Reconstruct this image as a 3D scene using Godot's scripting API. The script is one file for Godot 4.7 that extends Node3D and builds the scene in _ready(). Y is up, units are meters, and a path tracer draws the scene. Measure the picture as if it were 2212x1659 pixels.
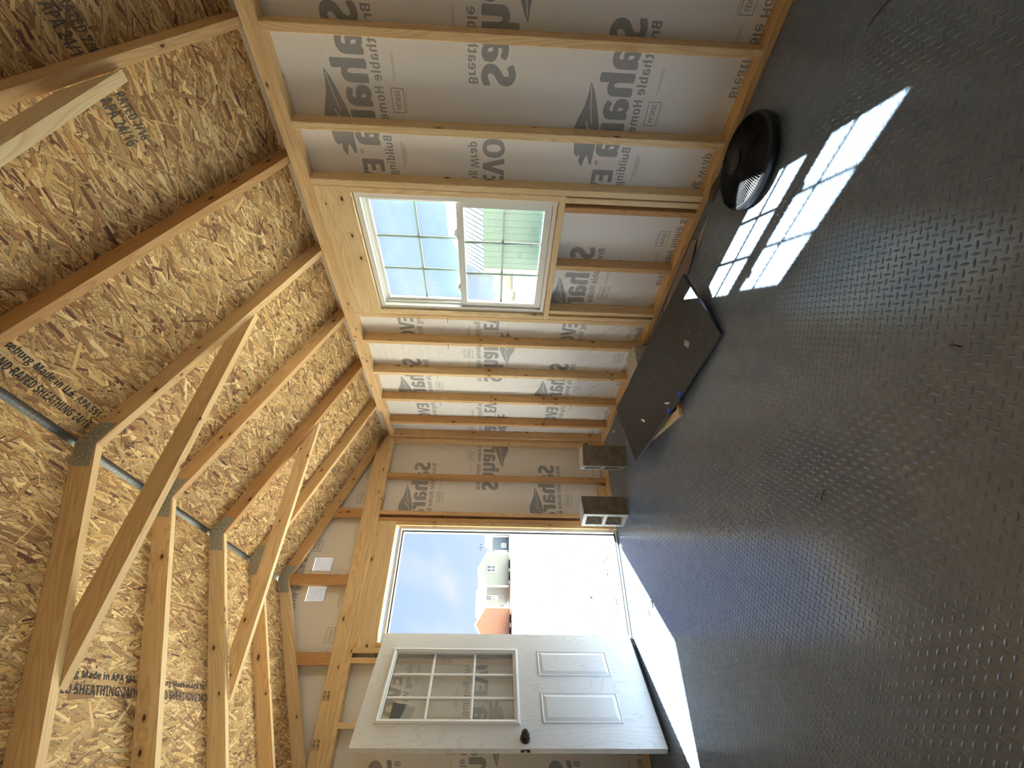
extends Node3D
# A timber-framed shed seen by a camera that was turned on its side: the picture's left is up.
# x: right wall's stud faces at 0, room towards -x. y: up from the floor. z: far gable's stud faces at 0, camera at +z.

const STUD_TOP := 2.307
const RIDGE := Vector2(-1.457, 3.08)
const SLOPE := 0.405
const LEFT := -2.914
const BACK := 4.78
const GROUND := -0.45
const EYE := Vector3(-2.4214, 1.2081, 4.1508)

var rng := RandomNumberGenerator.new()
var used := {}
var M := {}
var woods := []

# ---------------------------------------------------------------- helpers
func numbered(called: String) -> String:
	var n: int = used.get(called, 0)
	used[called] = n + 1
	return called if n == 0 else "%s_%03d" % [called, n]

func tag(o: Node3D, label: String, category: String, group := "", kind := "") -> Node3D:
	o.set_meta("label", label)
	o.set_meta("category", category)
	if group: o.set_meta("group", group)
	if kind: o.set_meta("kind", kind)
	return o

func thing(called: String, label: String, category: String, at := Vector3.ZERO, group := "", kind := "") -> Node3D:
	var o := Node3D.new()
	o.name = numbered(called)
	add_child(o)
	o.position = at
	return tag(o, label, category, group, kind)

func surf() -> SurfaceTool:
	var s := SurfaceTool.new()
	s.begin(Mesh.PRIMITIVE_TRIANGLES)
	return s

func obj(called: String, s, mat: Material, parent: Node = null) -> MeshInstance3D:
	var o := MeshInstance3D.new()
	o.mesh = s.commit() if s is SurfaceTool else s
	o.material_override = mat
	if parent == null:
		o.name = numbered(called)
		add_child(o)
	else:
		o.name = called
		parent.add_child(o, true)
	return o

func tri(s: SurfaceTool, a: Vector3, b: Vector3, c: Vector3, n: Vector3, ua := Vector2.ZERO, ub := Vector2.ZERO, uc := Vector2.ZERO) -> void:
	if (b - a).cross(c - a).dot(n) > 0.0:
		var t := b
		b = c
		c = t
		var u := ub
		ub = uc
		uc = u
	s.set_normal(n); s.set_uv(ua); s.add_vertex(a)
	s.set_normal(n); s.set_uv(ub); s.add_vertex(b)
	s.set_normal(n); s.set_uv(uc); s.add_vertex(c)

func face_uv(p: Vector3, n: Vector3, grain: Vector3, scale: Vector2, off: Vector2) -> Vector2:
	var w := n.cross(grain)
	if w.length() < 0.3:
		var side := Vector3.UP if absf(n.y) < 0.7 else Vector3.RIGHT
		w = n.cross(side)
		return Vector2(p.dot(side) * scale.y * 0.25, p.dot(w) * scale.y) + off
	return Vector2(p.dot(grain) * scale.x, p.dot(w.normalized()) * scale.y) + off

func poly_face(s: SurfaceTool, pts: Array, n: Vector3, grain: Vector3, scale: Vector2, off: Vector2) -> void:
	for i in range(1, pts.size() - 1):
		tri(s, pts[0], pts[i], pts[i + 1], n, face_uv(pts[0], n, grain, scale, off), face_uv(pts[i], n, grain, scale, off), face_uv(pts[i + 1], n, grain, scale, off))

# a flat outline (poly, in the axes ex and ey from o) drawn out by depth along ez
func extrude(s: SurfaceTool, poly: PackedVector2Array, o: Vector3, ex: Vector3, ey: Vector3, ez: Vector3, depth: float, grain := Vector3.RIGHT, scale := Vector2.ONE, off := Vector2.ZERO) -> void:
	var p := poly.duplicate()
	if Geometry2D.is_polygon_clockwise(p): p.reverse()
	var idx := Geometry2D.triangulate_polygon(p)
	for e in 2:
		var base := o + ez * depth * e
		var n := ez * (1.0 if e == 1 else -1.0)
		for i in range(0, idx.size(), 3):
			var q := []
			for k in 3: q.append(base + ex * p[idx[i + k]].x + ey * p[idx[i + k]].y)
			tri(s, q[0], q[1], q[2], n, face_uv(q[0], n, grain, scale, off), face_uv(q[1], n, grain, scale, off), face_uv(q[2], n, grain, scale, off))
	for i in p.size():
		var a := p[i]
		var b := p[(i + 1) % p.size()]
		var e2 := (b - a).normalized()
		var n3 := (ex * e2.y - ey * e2.x).normalized()
		var A := o + ex * a.x + ey * a.y
		var B := o + ex * b.x + ey * b.y
		poly_face(s, [A, B, B + ez * depth, A + ez * depth], n3, grain, scale, off)

func rect(x0: float, y0: float, x1: float, y1: float, c := 0.0) -> PackedVector2Array:
	if c <= 0.0:
		return PackedVector2Array([Vector2(x0, y0), Vector2(x1, y0), Vector2(x1, y1), Vector2(x0, y1)])
	return PackedVector2Array([Vector2(x0 + c, y0), Vector2(x1 - c, y0), Vector2(x1, y0 + c), Vector2(x1, y1 - c), Vector2(x1 - c, y1), Vector2(x0 + c, y1), Vector2(x0, y1 - c), Vector2(x0, y0 + c)])

# box from lo to hi, long along axis (0 x, 1 y, 2 z), its long edges chamfered
func box(s: SurfaceTool, lo: Vector3, hi: Vector3, axis := 1, c := 0.0025, scale := Vector2.ONE, off := Vector2.ZERO) -> void:
	match axis:
		0: extrude(s, rect(lo.y, lo.z, hi.y, hi.z, c), Vector3(lo.x, 0, 0), Vector3.UP, Vector3.BACK, Vector3.RIGHT, hi.x - lo.x, Vector3.RIGHT, scale, off)
		1: extrude(s, rect(lo.z, lo.x, hi.z, hi.x, c), Vector3(0, lo.y, 0), Vector3.BACK, Vector3.RIGHT, Vector3.UP, hi.y - lo.y, Vector3.UP, scale, off)
		2: extrude(s, rect(lo.x, lo.y, hi.x, hi.y, c), Vector3(0, 0, lo.z), Vector3.RIGHT, Vector3.UP, Vector3.BACK, hi.z - lo.z, Vector3.BACK, scale, off)

const WS := Vector2(1.0 / 2.4, 1.0 / 0.3)
func uvoff() -> Vector2:
	return Vector2(rng.randf(), rng.randf())

func timber(parent: Node, called: String, lo: Vector3, hi: Vector3, axis: int, mat: Material = null, c := 0.0025) -> MeshInstance3D:
	var s := surf()
	var mid := (lo + hi) / 2
	box(s, lo - mid, hi - mid, axis, c, WS, uvoff())
	var o := obj(called, s, mat if mat else woods[rng.randi() % woods.size()], parent)
	o.position = mid
	return o

func plain_box(parent: Node, called: String, lo: Vector3, hi: Vector3, mat: Material, axis := 1, c := 0.0, scale := Vector2.ONE) -> MeshInstance3D:
	var s := surf()
	var mid := (lo + hi) / 2
	box(s, lo - mid, hi - mid, axis, c, scale, uvoff())
	var o := obj(called, s, mat, parent)
	o.position = mid
	return o

# a closed ring of radius and height points turned round the y axis
func lathe(s: SurfaceTool, prof: Array, seg := 48) -> void:
	s.set_smooth_group(1)
	for i in seg:
		var a0 := TAU * i / seg
		var a1 := TAU * (i + 1) / seg
		for k in prof.size() - 1:
			var p: Vector2 = prof[k]
			var q: Vector2 = prof[k + 1]
			var t := (q - p).normalized()
			var pts := []
			var ns := []
			for pa in [[p, a0], [q, a0], [q, a1], [p, a1]]:
				pts.append(Vector3(pa[0].x * cos(pa[1]), pa[0].y, pa[0].x * sin(pa[1])))
				ns.append(Vector3(t.y * cos(pa[1]), -t.x, t.y * sin(pa[1])))
			for f in [[0, 1, 2], [0, 2, 3]]:
				var order: Array = f
				if (pts[f[1]] - pts[f[0]]).cross(pts[f[2]] - pts[f[0]]).dot(ns[f[0]]) > 0.0:
					order = [f[0], f[2], f[1]]
				for v in order:
					s.set_normal(ns[v])
					s.set_uv(Vector2(float(i) / seg, float(k) / prof.size()))
					s.add_vertex(pts[v])

func tube(s: SurfaceTool, path: Array, r: float, seg := 8) -> void:
	for i in path.size() - 1:
		var a: Vector3 = path[i]
		var b: Vector3 = path[i + 1]
		var d := (b - a).normalized()
		var u := d.cross(Vector3.UP if absf(d.y) < 0.9 else Vector3.RIGHT).normalized()
		var w := d.cross(u)
		for k in seg:
			var n0 := u * cos(TAU * k / seg) + w * sin(TAU * k / seg)
			var n1 := u * cos(TAU * (k + 1) / seg) + w * sin(TAU * (k + 1) / seg)
			tri(s, a + n0 * r, b + n0 * r, b + n1 * r, (n0 + n1).normalized())
			tri(s, a + n0 * r, b + n1 * r, a + n1 * r, (n0 + n1).normalized())

func flat_mat(c: Color, rough := 0.8, metal := 0.0) -> StandardMaterial3D:
	var m := StandardMaterial3D.new()
	m.albedo_color = c
	m.roughness = rough
	m.metallic = metal
	return m

func lin(r: float, g: float, b: float) -> Color:
	return Color(r, g, b).linear_to_srgb()

# ---------------------------------------------------------------- computed textures
func put_rgb(d: PackedByteArray, at: int, c: Color) -> void:
	d[at] = int(clampf(c.r, 0, 1) * 255.0)
	d[at + 1] = int(clampf(c.g, 0, 1) * 255.0)
	d[at + 2] = int(clampf(c.b, 0, 1) * 255.0)

func wood_image(seed_: int, knots: int) -> Image:
	var w := 1536
	var h := 192
	var d := PackedByteArray()
	d.resize(w * h * 3)
	var n := FastNoiseLite.new()
	n.seed = seed_
	n.frequency = 1.0
	n.fractal_octaves = 2
	var r := RandomNumberGenerator.new()
	r.seed = seed_
	var ks := []
	for k in knots: ks.append([r.randf() * 2.4, r.randf() * 0.3, r.randf_range(0.003, 0.0085)])
	var light := Color(0.955, 0.85, 0.685)
	var dark := Color(0.81, 0.655, 0.445)
	for y in h:
		var v := 0.3 * y / h
		for x in w:
			var u := 2.4 * x / w
			var e := absf(u / 2.4 - 0.5) * 2.0
			var f := v * 55.0 + n.get_noise_2d(u * 0.55, v * 7.0) * 5.5 * (1.0 - pow(e, 6))
			var core := 0.0
			for k in ks:
				var du: float = u - k[0]
				var dv: float = v - k[1]
				if absf(du) > 0.12 or absf(dv) > 0.05: continue
				var q: float = sqrt(du * du * 0.28 + dv * dv) / k[2]
				f += 2.2 * exp(-q * q * 0.16) * signf(dv + 0.0001)
				core = maxf(core, clampf(1.7 - q * 1.25, 0, 1))
				core = maxf(core, 0.45 * exp(-q * 0.9))
			var ring := f - floorf(f)
			ring = pow(ring, 2.2) if ring < 0.86 else (1.0 - ring) / 0.14 * 0.72
			var fine := n.get_noise_2d(u * 6.0, v * 700.0) * 0.16
			var blot := n.get_noise_2d(u * 1.3 + 40.0, v * 14.0) * 0.20
			var c := light.lerp(dark, clampf(ring * 0.62 + 0.10 + fine + blot, 0, 1))
			if core > 0.0: c = c.lerp(Color(0.34, 0.17, 0.07), clampf(core, 0, 0.92))
			put_rgb(d, (y * w + x) * 3, c)
	return Image.create_from_data(w, h, false, Image.FORMAT_RGB8, d)

# strand board: thousands of thin wood strands pressed over each other, mostly along u
func strand_image(seed_: int) -> Image:
	var w := 1024
	var d := PackedByteArray()
	d.resize(w * w * 3)
	var r := RandomNumberGenerator.new()
	r.seed = seed_
	for i in w * w: put_rgb(d, i * 3, Color(0.72, 0.57, 0.38))
	var tones := [Color(0.885, 0.735, 0.515), Color(0.835, 0.67, 0.45), Color(0.925, 0.785, 0.57), Color(0.76, 0.58, 0.385), Color(0.68, 0.50, 0.325), Color(0.955, 0.835, 0.635), Color(0.86, 0.70, 0.475)]
	for k in 9000:
		var cx := r.randf() * w
		var cy := r.randf() * w
		var a := r.randfn(0.0, 0.42)
		var long := r.randf_range(14, 58)
		var wide := 1.0 + 7.0 * pow(r.randf(), 1.5)
		var c: Color = tones[r.randi() % tones.size()]
		var late := k > 2500 and r.randf() < 0.07
		if late:
			c = Color(0.50, 0.32, 0.235)
			wide *= 0.8
			long *= 0.75
		c = c * r.randf_range(0.86, 1.08)
		var ca := cos(a)
		var sa := sin(a)
		var taper := r.randf_range(-0.3, 0.3)
		var ex := int(absf(long * ca) + absf(wide * sa)) + 1
		var ey := int(absf(long * sa) + absf(wide * ca)) + 1
		for y in range(-ey, ey + 1):
			var iy := posmod(int(cy) + y, w) * w
			for x in range(-ex, ex + 1):
				var u := x * ca + y * sa
				if u > long or u < -long: continue
				var v := y * ca - x * sa
				var lim := wide * (1.0 + taper * u / long)
				if v > lim or v < -lim: continue
				var at := (iy + posmod(int(cx) + x, w)) * 3
				var k2 := 1.0
				if v > lim - 1.1: k2 = 0.58
				elif int(v * 0.8 + 50.0 + a * 40.0) % 3 == 0: k2 = 0.90
				d[at] = int(minf(c.r * k2, 1.0) * 255.0)
				d[at + 1] = int(minf(c.g * k2, 1.0) * 255.0)
				d[at + 2] = int(minf(c.b * k2, 1.0) * 255.0)
	return Image.create_from_data(w, w, false, Image.FORMAT_RGB8, d)

const CELL := Vector2(1.207, 1.318)
var print_px: PackedByteArray
var print_w := 1536
var print_h := 1676

func fill_tri(a: Vector2, b: Vector2, c: Vector2, tone: Color) -> void:
	# a, b, c in metres across the print's cell, repeating
	var k := Vector2(print_w / CELL.x, print_h / CELL.y)
	a *= k; b *= k; c *= k
	var lo := a.min(b).min(c).floor()
	var hi := a.max(b).max(c).ceil()
	var area := (b - a).cross(c - a)
	if absf(area) < 0.0001: return
	for y in range(int(lo.y), int(hi.y) + 1):
		for x in range(int(lo.x), int(hi.x) + 1):
			var p := Vector2(x + 0.5, y + 0.5)
			var w0 := (b - a).cross(p - a) / area
			var w1 := (c - b).cross(p - b) / area
			var w2 := (a - c).cross(p - c) / area
			if w0 < 0.0 or w1 < 0.0 or w2 < 0.0: continue
			put_rgb(print_px, (posmod(print_h - 1 - y, print_h) * print_w + posmod(x, print_w)) * 3, tone)

func font(bold: bool) -> Font:
	var f := SystemFont.new()
	f.font_names = PackedStringArray(["Droid Sans"])
	f.font_weight = 700 if bold else 400
	return f

func text_tris(text: String, bold := true) -> PackedVector2Array:
	var t := TextMesh.new()
	t.text = text
	t.font = font(bold)
	t.font_size = 64
	t.pixel_size = 0.01
	t.depth = 0.0
	t.curve_step = 2.0
	t.horizontal_alignment = HORIZONTAL_ALIGNMENT_LEFT
	t.vertical_alignment = VERTICAL_ALIGNMENT_BOTTOM
	var out := PackedVector2Array()
	if t.get_surface_count() == 0: return out
	for sfc in t.get_surface_count():
		var arr := t.surface_get_arrays(sfc)
		var v: PackedVector3Array = arr[Mesh.ARRAY_VERTEX]
		var ix = arr[Mesh.ARRAY_INDEX]
		if ix == null or ix.size() == 0:
			for p in v: out.append(Vector2(p.x, p.y))
		else:
			for i in ix: out.append(Vector2(v[i].x, v[i].y))
	return out

# word set into the box from (t0, b0), as wide as given and its capitals cap high; turned: rotated by half a turn about (tx, ty)
func print_word(text: String, t0: float, b0: float, wide: float, cap: float, bold: bool, turned: bool, origin: Vector2, tone: Color, swell := 0.0) -> void:
	var v := text_tris(text, bold)
	if v.is_empty(): return
	var lo := Vector2(1e9, 1e9)
	var hi := -lo
	for p in v:
		lo = lo.min(p)
		hi = hi.max(p)
	var capv := text_tris("H", bold)
	var cl := 1e9
	var ch := -1e9
	for p in capv:
		cl = minf(cl, p.y)
		ch = maxf(ch, p.y)
	var k := Vector2(wide / (hi.x - lo.x), cap / (ch - cl))
	var shifts := [Vector2.ZERO] if swell <= 0.0 else [Vector2.ZERO, Vector2(swell, 0), Vector2(-swell, 0), Vector2(0, swell * 0.5), Vector2(0, -swell * 0.5)]
	for sh in shifts:
		for i in range(0, v.size() - 2, 3):
			var q := []
			for j in 3:
				var p: Vector2 = Vector2(t0 + (v[i + j].x - lo.x) * k.x, b0 + (v[i + j].y - cl) * k.y) + sh
				q.append(origin - p if turned else origin + p)
			fill_tri(q[0], q[1], q[2], tone)

func print_poly(poly: PackedVector2Array, turned: bool, origin: Vector2, tone: Color) -> void:
	var ix := Geometry2D.triangulate_polygon(poly)
	for i in range(0, ix.size(), 3):
		var q := []
		for j in 3: q.append(origin - poly[ix[i + j]] if turned else origin + poly[ix[i + j]])
		fill_tri(q[0], q[1], q[2], tone)

func wrap_image() -> Image:
	print_px = PackedByteArray()
	print_px.resize(print_w * print_h * 3)
	var base := Color(0.935, 0.92, 0.905)
	var ink := Color(0.625, 0.635, 0.64)
	print_px.fill(int(base.g * 255.0))
	for i in range(0, print_px.size(), 3):
		print_px[i] = int(base.r * 255.0)
		print_px[i + 2] = int(base.b * 255.0)
	var dune := PackedVector2Array()
	for p in [[.25, .21], [.30, .215], [.36, .226], [.42, .25], [.46, .262], [.50, .264], [.55, .25], [.60, .243], [.615, .225], [.60, .21], [.64, .212], [.668, .19], [.62, .18], [.605, .168], [.65, .15], [.655, .138], [.60, .135], [.52, .131], [.46, .13], [.40, .146], [.33, .17], [.28, .19]]:
		dune.append(Vector2(p[0], p[1]))
	for row in 2:
		var turned := row == 1
		var o := Vector2(0.285, 1.327) if turned else Vector2(0.0, 0.575)
		print_word("Sahara", 0.0, 0.0, 0.60, 0.158, true, turned, o, ink, 0.006)
		print_word("EVO", 0.685, 0.0, 0.262, 0.118, true, turned, o, ink, 0.004)
		print_word("TM", 0.628, 0.10, 0.026, 0.016, true, turned, o, ink)
		print_word("Breathable Home & Building Wrap", 0.0, -0.068, 0.93, 0.046, true, turned, o, ink)
		print_poly(dune, turned, o, ink)
		for cut in [[[.27, .203], [.36, .19], [.44, .172], [.44, .176], [.36, .195], [.27, .207]], [[.43, .2], [.46, .19], [.475, .165], [.52, .15], [.52, .155], [.48, .17], [.465, .194], [.43, .206]]]:
			var pp := PackedVector2Array()
			for p in cut: pp.append(Vector2(p[0], p[1]))
			print_poly(pp, turned, o, base)
		for b in [[.322, -.168, .437, -.164], [.322, -.106, .437, -.102], [.322, -.168, .326, -.102], [.433, -.168, .437, -.102], [.33, -.178, .43, -.176]]:
			print_poly(rect(b[0], b[1], b[2], b[3]), turned, o, ink)
		print_word("SENTRY", 0.336, -0.148, 0.088, 0.026, true, turned, o, ink)
		for k in 2: print_poly(rect(.18, -.13 - k * .008, .30 - k * .02, -.127 - k * .008), turned, o, ink.lerp(base, 0.45))
		for k in 3: print_poly(rect(.58 + .01 * k, -.118 - k * .009, .735 - .02 * k, -.114 - k * .009), turned, o, ink.lerp(base, 0.4))
	return Image.create_from_data(print_w, print_h, false, Image.FORMAT_RGB8, print_px)

func noise_image(w: int, seed_: int, freq: float, a: Color, b: Color, oct := 4, contrast := 1.0) -> Image:
	var n := FastNoiseLite.new()
	n.seed = seed_
	n.frequency = freq
	n.fractal_octaves = oct
	var g := n.get_seamless_image(w, w)
	var src := g.get_data()
	var d := PackedByteArray()
	d.resize(w * w * 3)
	var step := src.size() / (w * w)
	for i in w * w:
		put_rgb(d, i * 3, a.lerp(b, clampf((src[i * step] / 255.0 - 0.5) * contrast + 0.5, 0, 1)))
	return Image.create_from_data(w, w, false, Image.FORMAT_RGB8, d)

func dirt_image() -> Image:
	var w := 1024
	var im := noise_image(w, 5, 0.012, Color(0.72, 0.685, 0.60), Color(0.86, 0.82, 0.74), 5, 1.6)
	var r := RandomNumberGenerator.new()
	r.seed = 77
	for k in 9000:
		var x := r.randi() % w
		var y := r.randi() % w
		var c := Color(0.42, 0.35, 0.26).lerp(Color(0.95, 0.88, 0.76), float(r.randf() < 0.45))
		var sx := r.randi_range(1, 5)
		im.fill_rect(Rect2i(x, y, sx, r.randi_range(1, 3)), c * r.randf_range(0.85, 1.05))
	return im

func sky_image() -> Image:
	var h := 512
	var w := 1024
	var im := Image.create(w, h, false, Image.FORMAT_RGBF)
	var n := FastNoiseLite.new()
	n.seed = 12
	n.frequency = 1.0
	n.fractal_octaves = 5
	var top := Color(0.24, 0.50, 1.10)
	var low := Color(0.70, 0.86, 1.28)
	for y in h:
		var el := (0.5 - (y + 0.5) / h) * PI
		for x in w:
			var az := TAU * x / w
			var c := low
			if el > 0.0:
				var t := pow(clampf(el / 1.3, 0, 1), 0.62)
				c = low.lerp(top, t)
				var dir := Vector3(cos(az) * cos(el), sin(el), sin(az) * cos(el))
				var q := Vector3(dir.x, 0, dir.z) / (dir.y + 0.25)
				var f := n.get_noise_3d(q.x * 0.7, q.z * 2.6, 3.0)
				var g := n.get_noise_3d(q.x * 0.35, q.z * 0.4, 9.0)
				var k := clampf(f * 1.5 + g * 0.9 + 0.26, 0, 1) * 0.72
				c = c.lerp(Color(0.93, 0.97, 1.25), k)
			im.set_pixel(x, y, c)
	return im

func textured(im: Image, scale := Vector3.ONE, tint := Color.WHITE, rough := 0.8) -> StandardMaterial3D:
	var m := StandardMaterial3D.new()
	m.albedo_texture = ImageTexture.create_from_image(im)
	m.albedo_color = tint
	m.uv1_scale = scale
	m.roughness = rough
	return m

func tri_noise(im: Image, per_metre: float, rough := 0.85) -> StandardMaterial3D:
	var m := textured(im, Vector3.ONE * per_metre, Color.WHITE, rough)
	m.uv1_triplanar = true
	return m

func materials() -> void:
	var ims := [wood_image(3, 11), wood_image(21, 16), wood_image(40, 9)]
	var texs := []
	for i in ims: texs.append(ImageTexture.create_from_image(i))
	for k in 6:
		var m := StandardMaterial3D.new()
		m.albedo_texture = texs[k % 3]
		m.albedo_color = [Color(1, 0.99, 0.96), Color(0.97, 0.93, 0.87), Color(1, 1, 0.98), Color(0.94, 0.875, 0.79), Color(1, 0.97, 0.92), Color(0.86, 0.755, 0.635)][k]
		m.roughness = 0.72
		woods.append(m)
	M.strand = textured(strand_image(8), Vector3.ONE, Color(1, 0.99, 0.95), 0.75)
	M.wrap = textured(wrap_image(), Vector3.ONE, Color.WHITE, 0.48)
	M.floor = tri_noise(noise_image(512, 9, 0.02, Color(0.378, 0.428, 0.492), Color(0.413, 0.463, 0.527), 5, 1.5), 0.9, 0.19)
	M.floor.metallic_specular = 1.0
	M.dirt = textured(dirt_image(), Vector3.ONE, Color.WHITE, 0.95)
	M.concrete = tri_noise(noise_image(256, 4, 0.05, Color(0.62, 0.60, 0.56), Color(0.80, 0.78, 0.74), 5, 2.0), 3.0, 0.95)
	M.stained = tri_noise(noise_image(256, 14, 0.03, Color(0.43, 0.385, 0.315), Color(0.53, 0.485, 0.41), 5, 1.3), 1.2, 0.95)
	M.galvanised = tri_noise(noise_image(256, 6, 0.06, Color(0.52, 0.53, 0.52), Color(0.66, 0.67, 0.65), 3, 1.6), 4.0, 0.45)
	M.galvanised.metallic = 0.2
	M.vinyl = flat_mat(lin(0.80, 0.79, 0.74), 0.4)
	M.bar = flat_mat(lin(0.20, 0.22, 0.20), 0.5)  # white bars coloured grey: their backlit shade is put into the colour
	M.white = flat_mat(lin(0.78, 0.77, 0.74), 0.5)
	M.door = textured(grain_shade(), Vector3.ONE, Color(0.80, 0.797, 0.79), 0.5)
	M.skin = flat_mat(Color(0.80, 0.797, 0.79), 0.5)
	M.gusset = tri_noise(noise_image(128, 61, 0.09, Color(0.58, 0.57, 0.52), Color(0.74, 0.73, 0.68), 3, 1.8), 5.0, 0.55)
	M.black = flat_mat(lin(0.005, 0.005, 0.005), 0.45)
	M.rubber = flat_mat(lin(0.02, 0.02, 0.02), 0.7)
	M.alloy = flat_mat(lin(0.55, 0.55, 0.55), 0.35, 0.8)
	M.glass = StandardMaterial3D.new()
	M.glass.albedo_color = Color(0.72, 0.92, 0.86, 0.10)
	M.glass.transparency = BaseMaterial3D.TRANSPARENCY_ALPHA
	M.glass.roughness = 0.02
	M.glass_door = M.glass.duplicate()
	M.glass_door.albedo_color = Color(0.85, 0.9, 0.88, 0.08)
	M.ink = flat_mat(lin(0.03, 0.03, 0.035), 0.8)
	M.slat = flat_mat(lin(0.42, 0.38, 0.32), 0.6)
	M.faint = flat_mat(lin(0.12, 0.10, 0.07), 0.8)
	M.red = flat_mat(lin(0.22, 0.03, 0.02), 0.8)

func grain_shade() -> Image:
	# pressed wood figure of the door skin: thin grooves, painted the same white; the shade in the grooves is put into the colour as faint lines
	var w := 512
	var h := 1024
	var n := FastNoiseLite.new()
	n.seed = 31
	n.frequency = 1.0
	n.fractal_octaves = 2
	var d := PackedByteArray()
	d.resize(w * h * 3)
	for y in h:
		var v := 2.04 * y / h
		for x in w:
			var u := 0.9 * x / w
			var f := u * 34.0 + n.get_noise_2d(u * 2.6, v * 0.7) * 7.0 + n.get_noise_2d(u * 60.0, v * 2.0) * 0.25
			var t := f - floorf(f)
			var line := clampf(1.0 - absf(t - 0.5) / 0.10, 0, 1)
			var k := 1.0 - 0.08 * line
			put_rgb(d, (y * w + x) * 3, Color(k, k, k))
	return Image.create_from_data(w, h, false, Image.FORMAT_RGB8, d)

# ---------------------------------------------------------------- building it
func _ready() -> void:
	rng.seed = 2024
	# camera: level but for two degrees down, turned a quarter turn on its side
	var cam := Camera3D.new()
	cam.name = "camera"
	add_child(cam)
	var forward := Vector3(0.609863, -0.034477, -0.791757)
	var right := Vector3(0.792499, 0.031025, 0.609084)
	var up := Vector3(-0.003565, 0.998924, -0.046244)
	cam.transform = Transform3D(Basis(-up, right, -forward), EYE)
	cam.fov = 82.98
	cam.near = 0.02
	cam.far = 500.0
	cam.current = true
	var env := Environment.new()
	env.background_mode = Environment.BG_SKY
	env.sky = Sky.new()
	var sm := PanoramaSkyMaterial.new()
	sm.panorama = ImageTexture.create_from_image(sky_image())
	sm.energy_multiplier = 1.0
	env.sky.sky_material = sm
	env.tonemap_mode = Environment.TONE_MAPPER_LINEAR
	env.tonemap_exposure = 1.0
	env.sdfgi_enabled = true
	env.ssao_enabled = true
	env.ssil_enabled = true
	var we := WorldEnvironment.new()
	we.name = "sky"
	we.environment = env
	add_child(we)
	var sun := DirectionalLight3D.new()
	sun.name = "sun"
	add_child(sun)
	var el := deg_to_rad(54.5)
	var travel := Vector3(-cos(el) * 0.6967, -sin(el), cos(el) * 0.7174)
	sun.basis = Basis.looking_at(travel, Vector3.UP)
	sun.light_energy = 30.0
	sun.light_color = Color(0.935, 0.985, 1.0)
	sun.light_angular_distance = 0.53
	sun.shadow_enabled = true

	materials()
	build_floor()
	build_wall_right()
	build_wall_far()
	build_other_walls()
	build_roof()
	build_window()
	build_door()
	build_ground()
	build_things()
	build_outdoors()

func floor_point_seen(p: Vector3) -> float:
	var v := p - EYE
	var f := v.dot(Vector3(0.609863, -0.034477, -0.791757))
	if f < 0.1: return 1e9
	var u := v.dot(Vector3(0.792499, 0.031025, 0.609084)) / f * 937.9
	var w := -v.dot(Vector3(-0.003565, 0.998924, -0.046244)) / f * 937.9
	if absf(u) > 822.0 or absf(w) > 1098.0: return 1e9
	return v.length()

func build_floor() -> void:
	var fl := thing("floor", "dark grey floor covering with a raised diamond tread pattern", "floor", Vector3.ZERO, "", "structure")
	plain_box(fl, "floor_sheet", Vector3(LEFT - 0.09, -0.06, -0.10), Vector3(0.1, 0.0, BACK + 0.1), M.floor, 1)
	# one tread bar: a lens-shaped lug
	var s := surf()
	var L := 0.0126
	var W := 0.0042
	var H := 0.0017
	var nx := 8
	var nzz := 6
	var lens := func(a: int, b: int) -> Array:
		var t := -1.0 + 2.0 * a / nx
		var half := W * pow(1.0 - t * t, 0.8) + 0.00015
		var q := -1.0 + 2.0 * b / nzz
		var top := H * pow(1.0 - t * t * 0.96, 0.55)
		var p := Vector3(L * t, top * (1.0 - pow(absf(q), 1.25)), half * q)
		var n := Vector3(0.55 * t * H / L * 3.0 * (1.0 - q * q), 1.0, 1.25 * top * signf(q) * pow(absf(q), 0.25) / half).normalized()
		return [p, n]
	for a in nx:
		for b in nzz:
			var c := [lens.call(a, b), lens.call(a + 1, b), lens.call(a + 1, b + 1), lens.call(a, b + 1)]
			for f in [[0, 1, 2], [0, 2, 3]]:
				var order: Array = f
				if (c[f[1]][0] - c[f[0]][0]).cross(c[f[2]][0] - c[f[0]][0]).y > 0.0: order = [f[0], f[2], f[1]]
				for v in order:
					s.set_normal(c[v][1])
					s.add_vertex(c[v][0])
	var lug: ArrayMesh = s.commit()
	lug.surface_set_material(0, M.floor)
	var px := 0.0325
	var pz := 0.0322
	var all := []
	for i in range(-16, 76):
		for j in range(-86, 66):
			for k in 2:
				var p := Vector3(-2.4064 + px * (i + 0.5 * k), 0.0, 2.6784 + pz * (j + 0.5 * k))
				if p.x < LEFT + 0.01 or p.x > -0.012 or p.z < 0.01 or p.z > BACK - 0.01: continue
				all.append([floor_point_seen(p), Transform3D(Basis(Vector3.UP, deg_to_rad(-45.0 if k == 0 else 45.0)), p)])
	all.sort_custom(func(a, b): return a[0] < b[0])
	for i in 300:
		var o := MeshInstance3D.new()
		o.mesh = lug
		o.name = "tread_bar"
		o.transform = all[i][1]
		fl.add_child(o, true)
	var mm := MultiMesh.new()
	mm.transform_format = MultiMesh.TRANSFORM_3D
	mm.mesh = lug
	mm.instance_count = all.size() - 300
	for i in range(300, all.size()): mm.set_instance_transform(i - 300, all[i][1])
	var mi := MultiMeshInstance3D.new()
	mi.name = "tread_bars"
	mi.multimesh = mm
	mi.set_meta("kind", "stuff")
	fl.add_child(mi)

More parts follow.
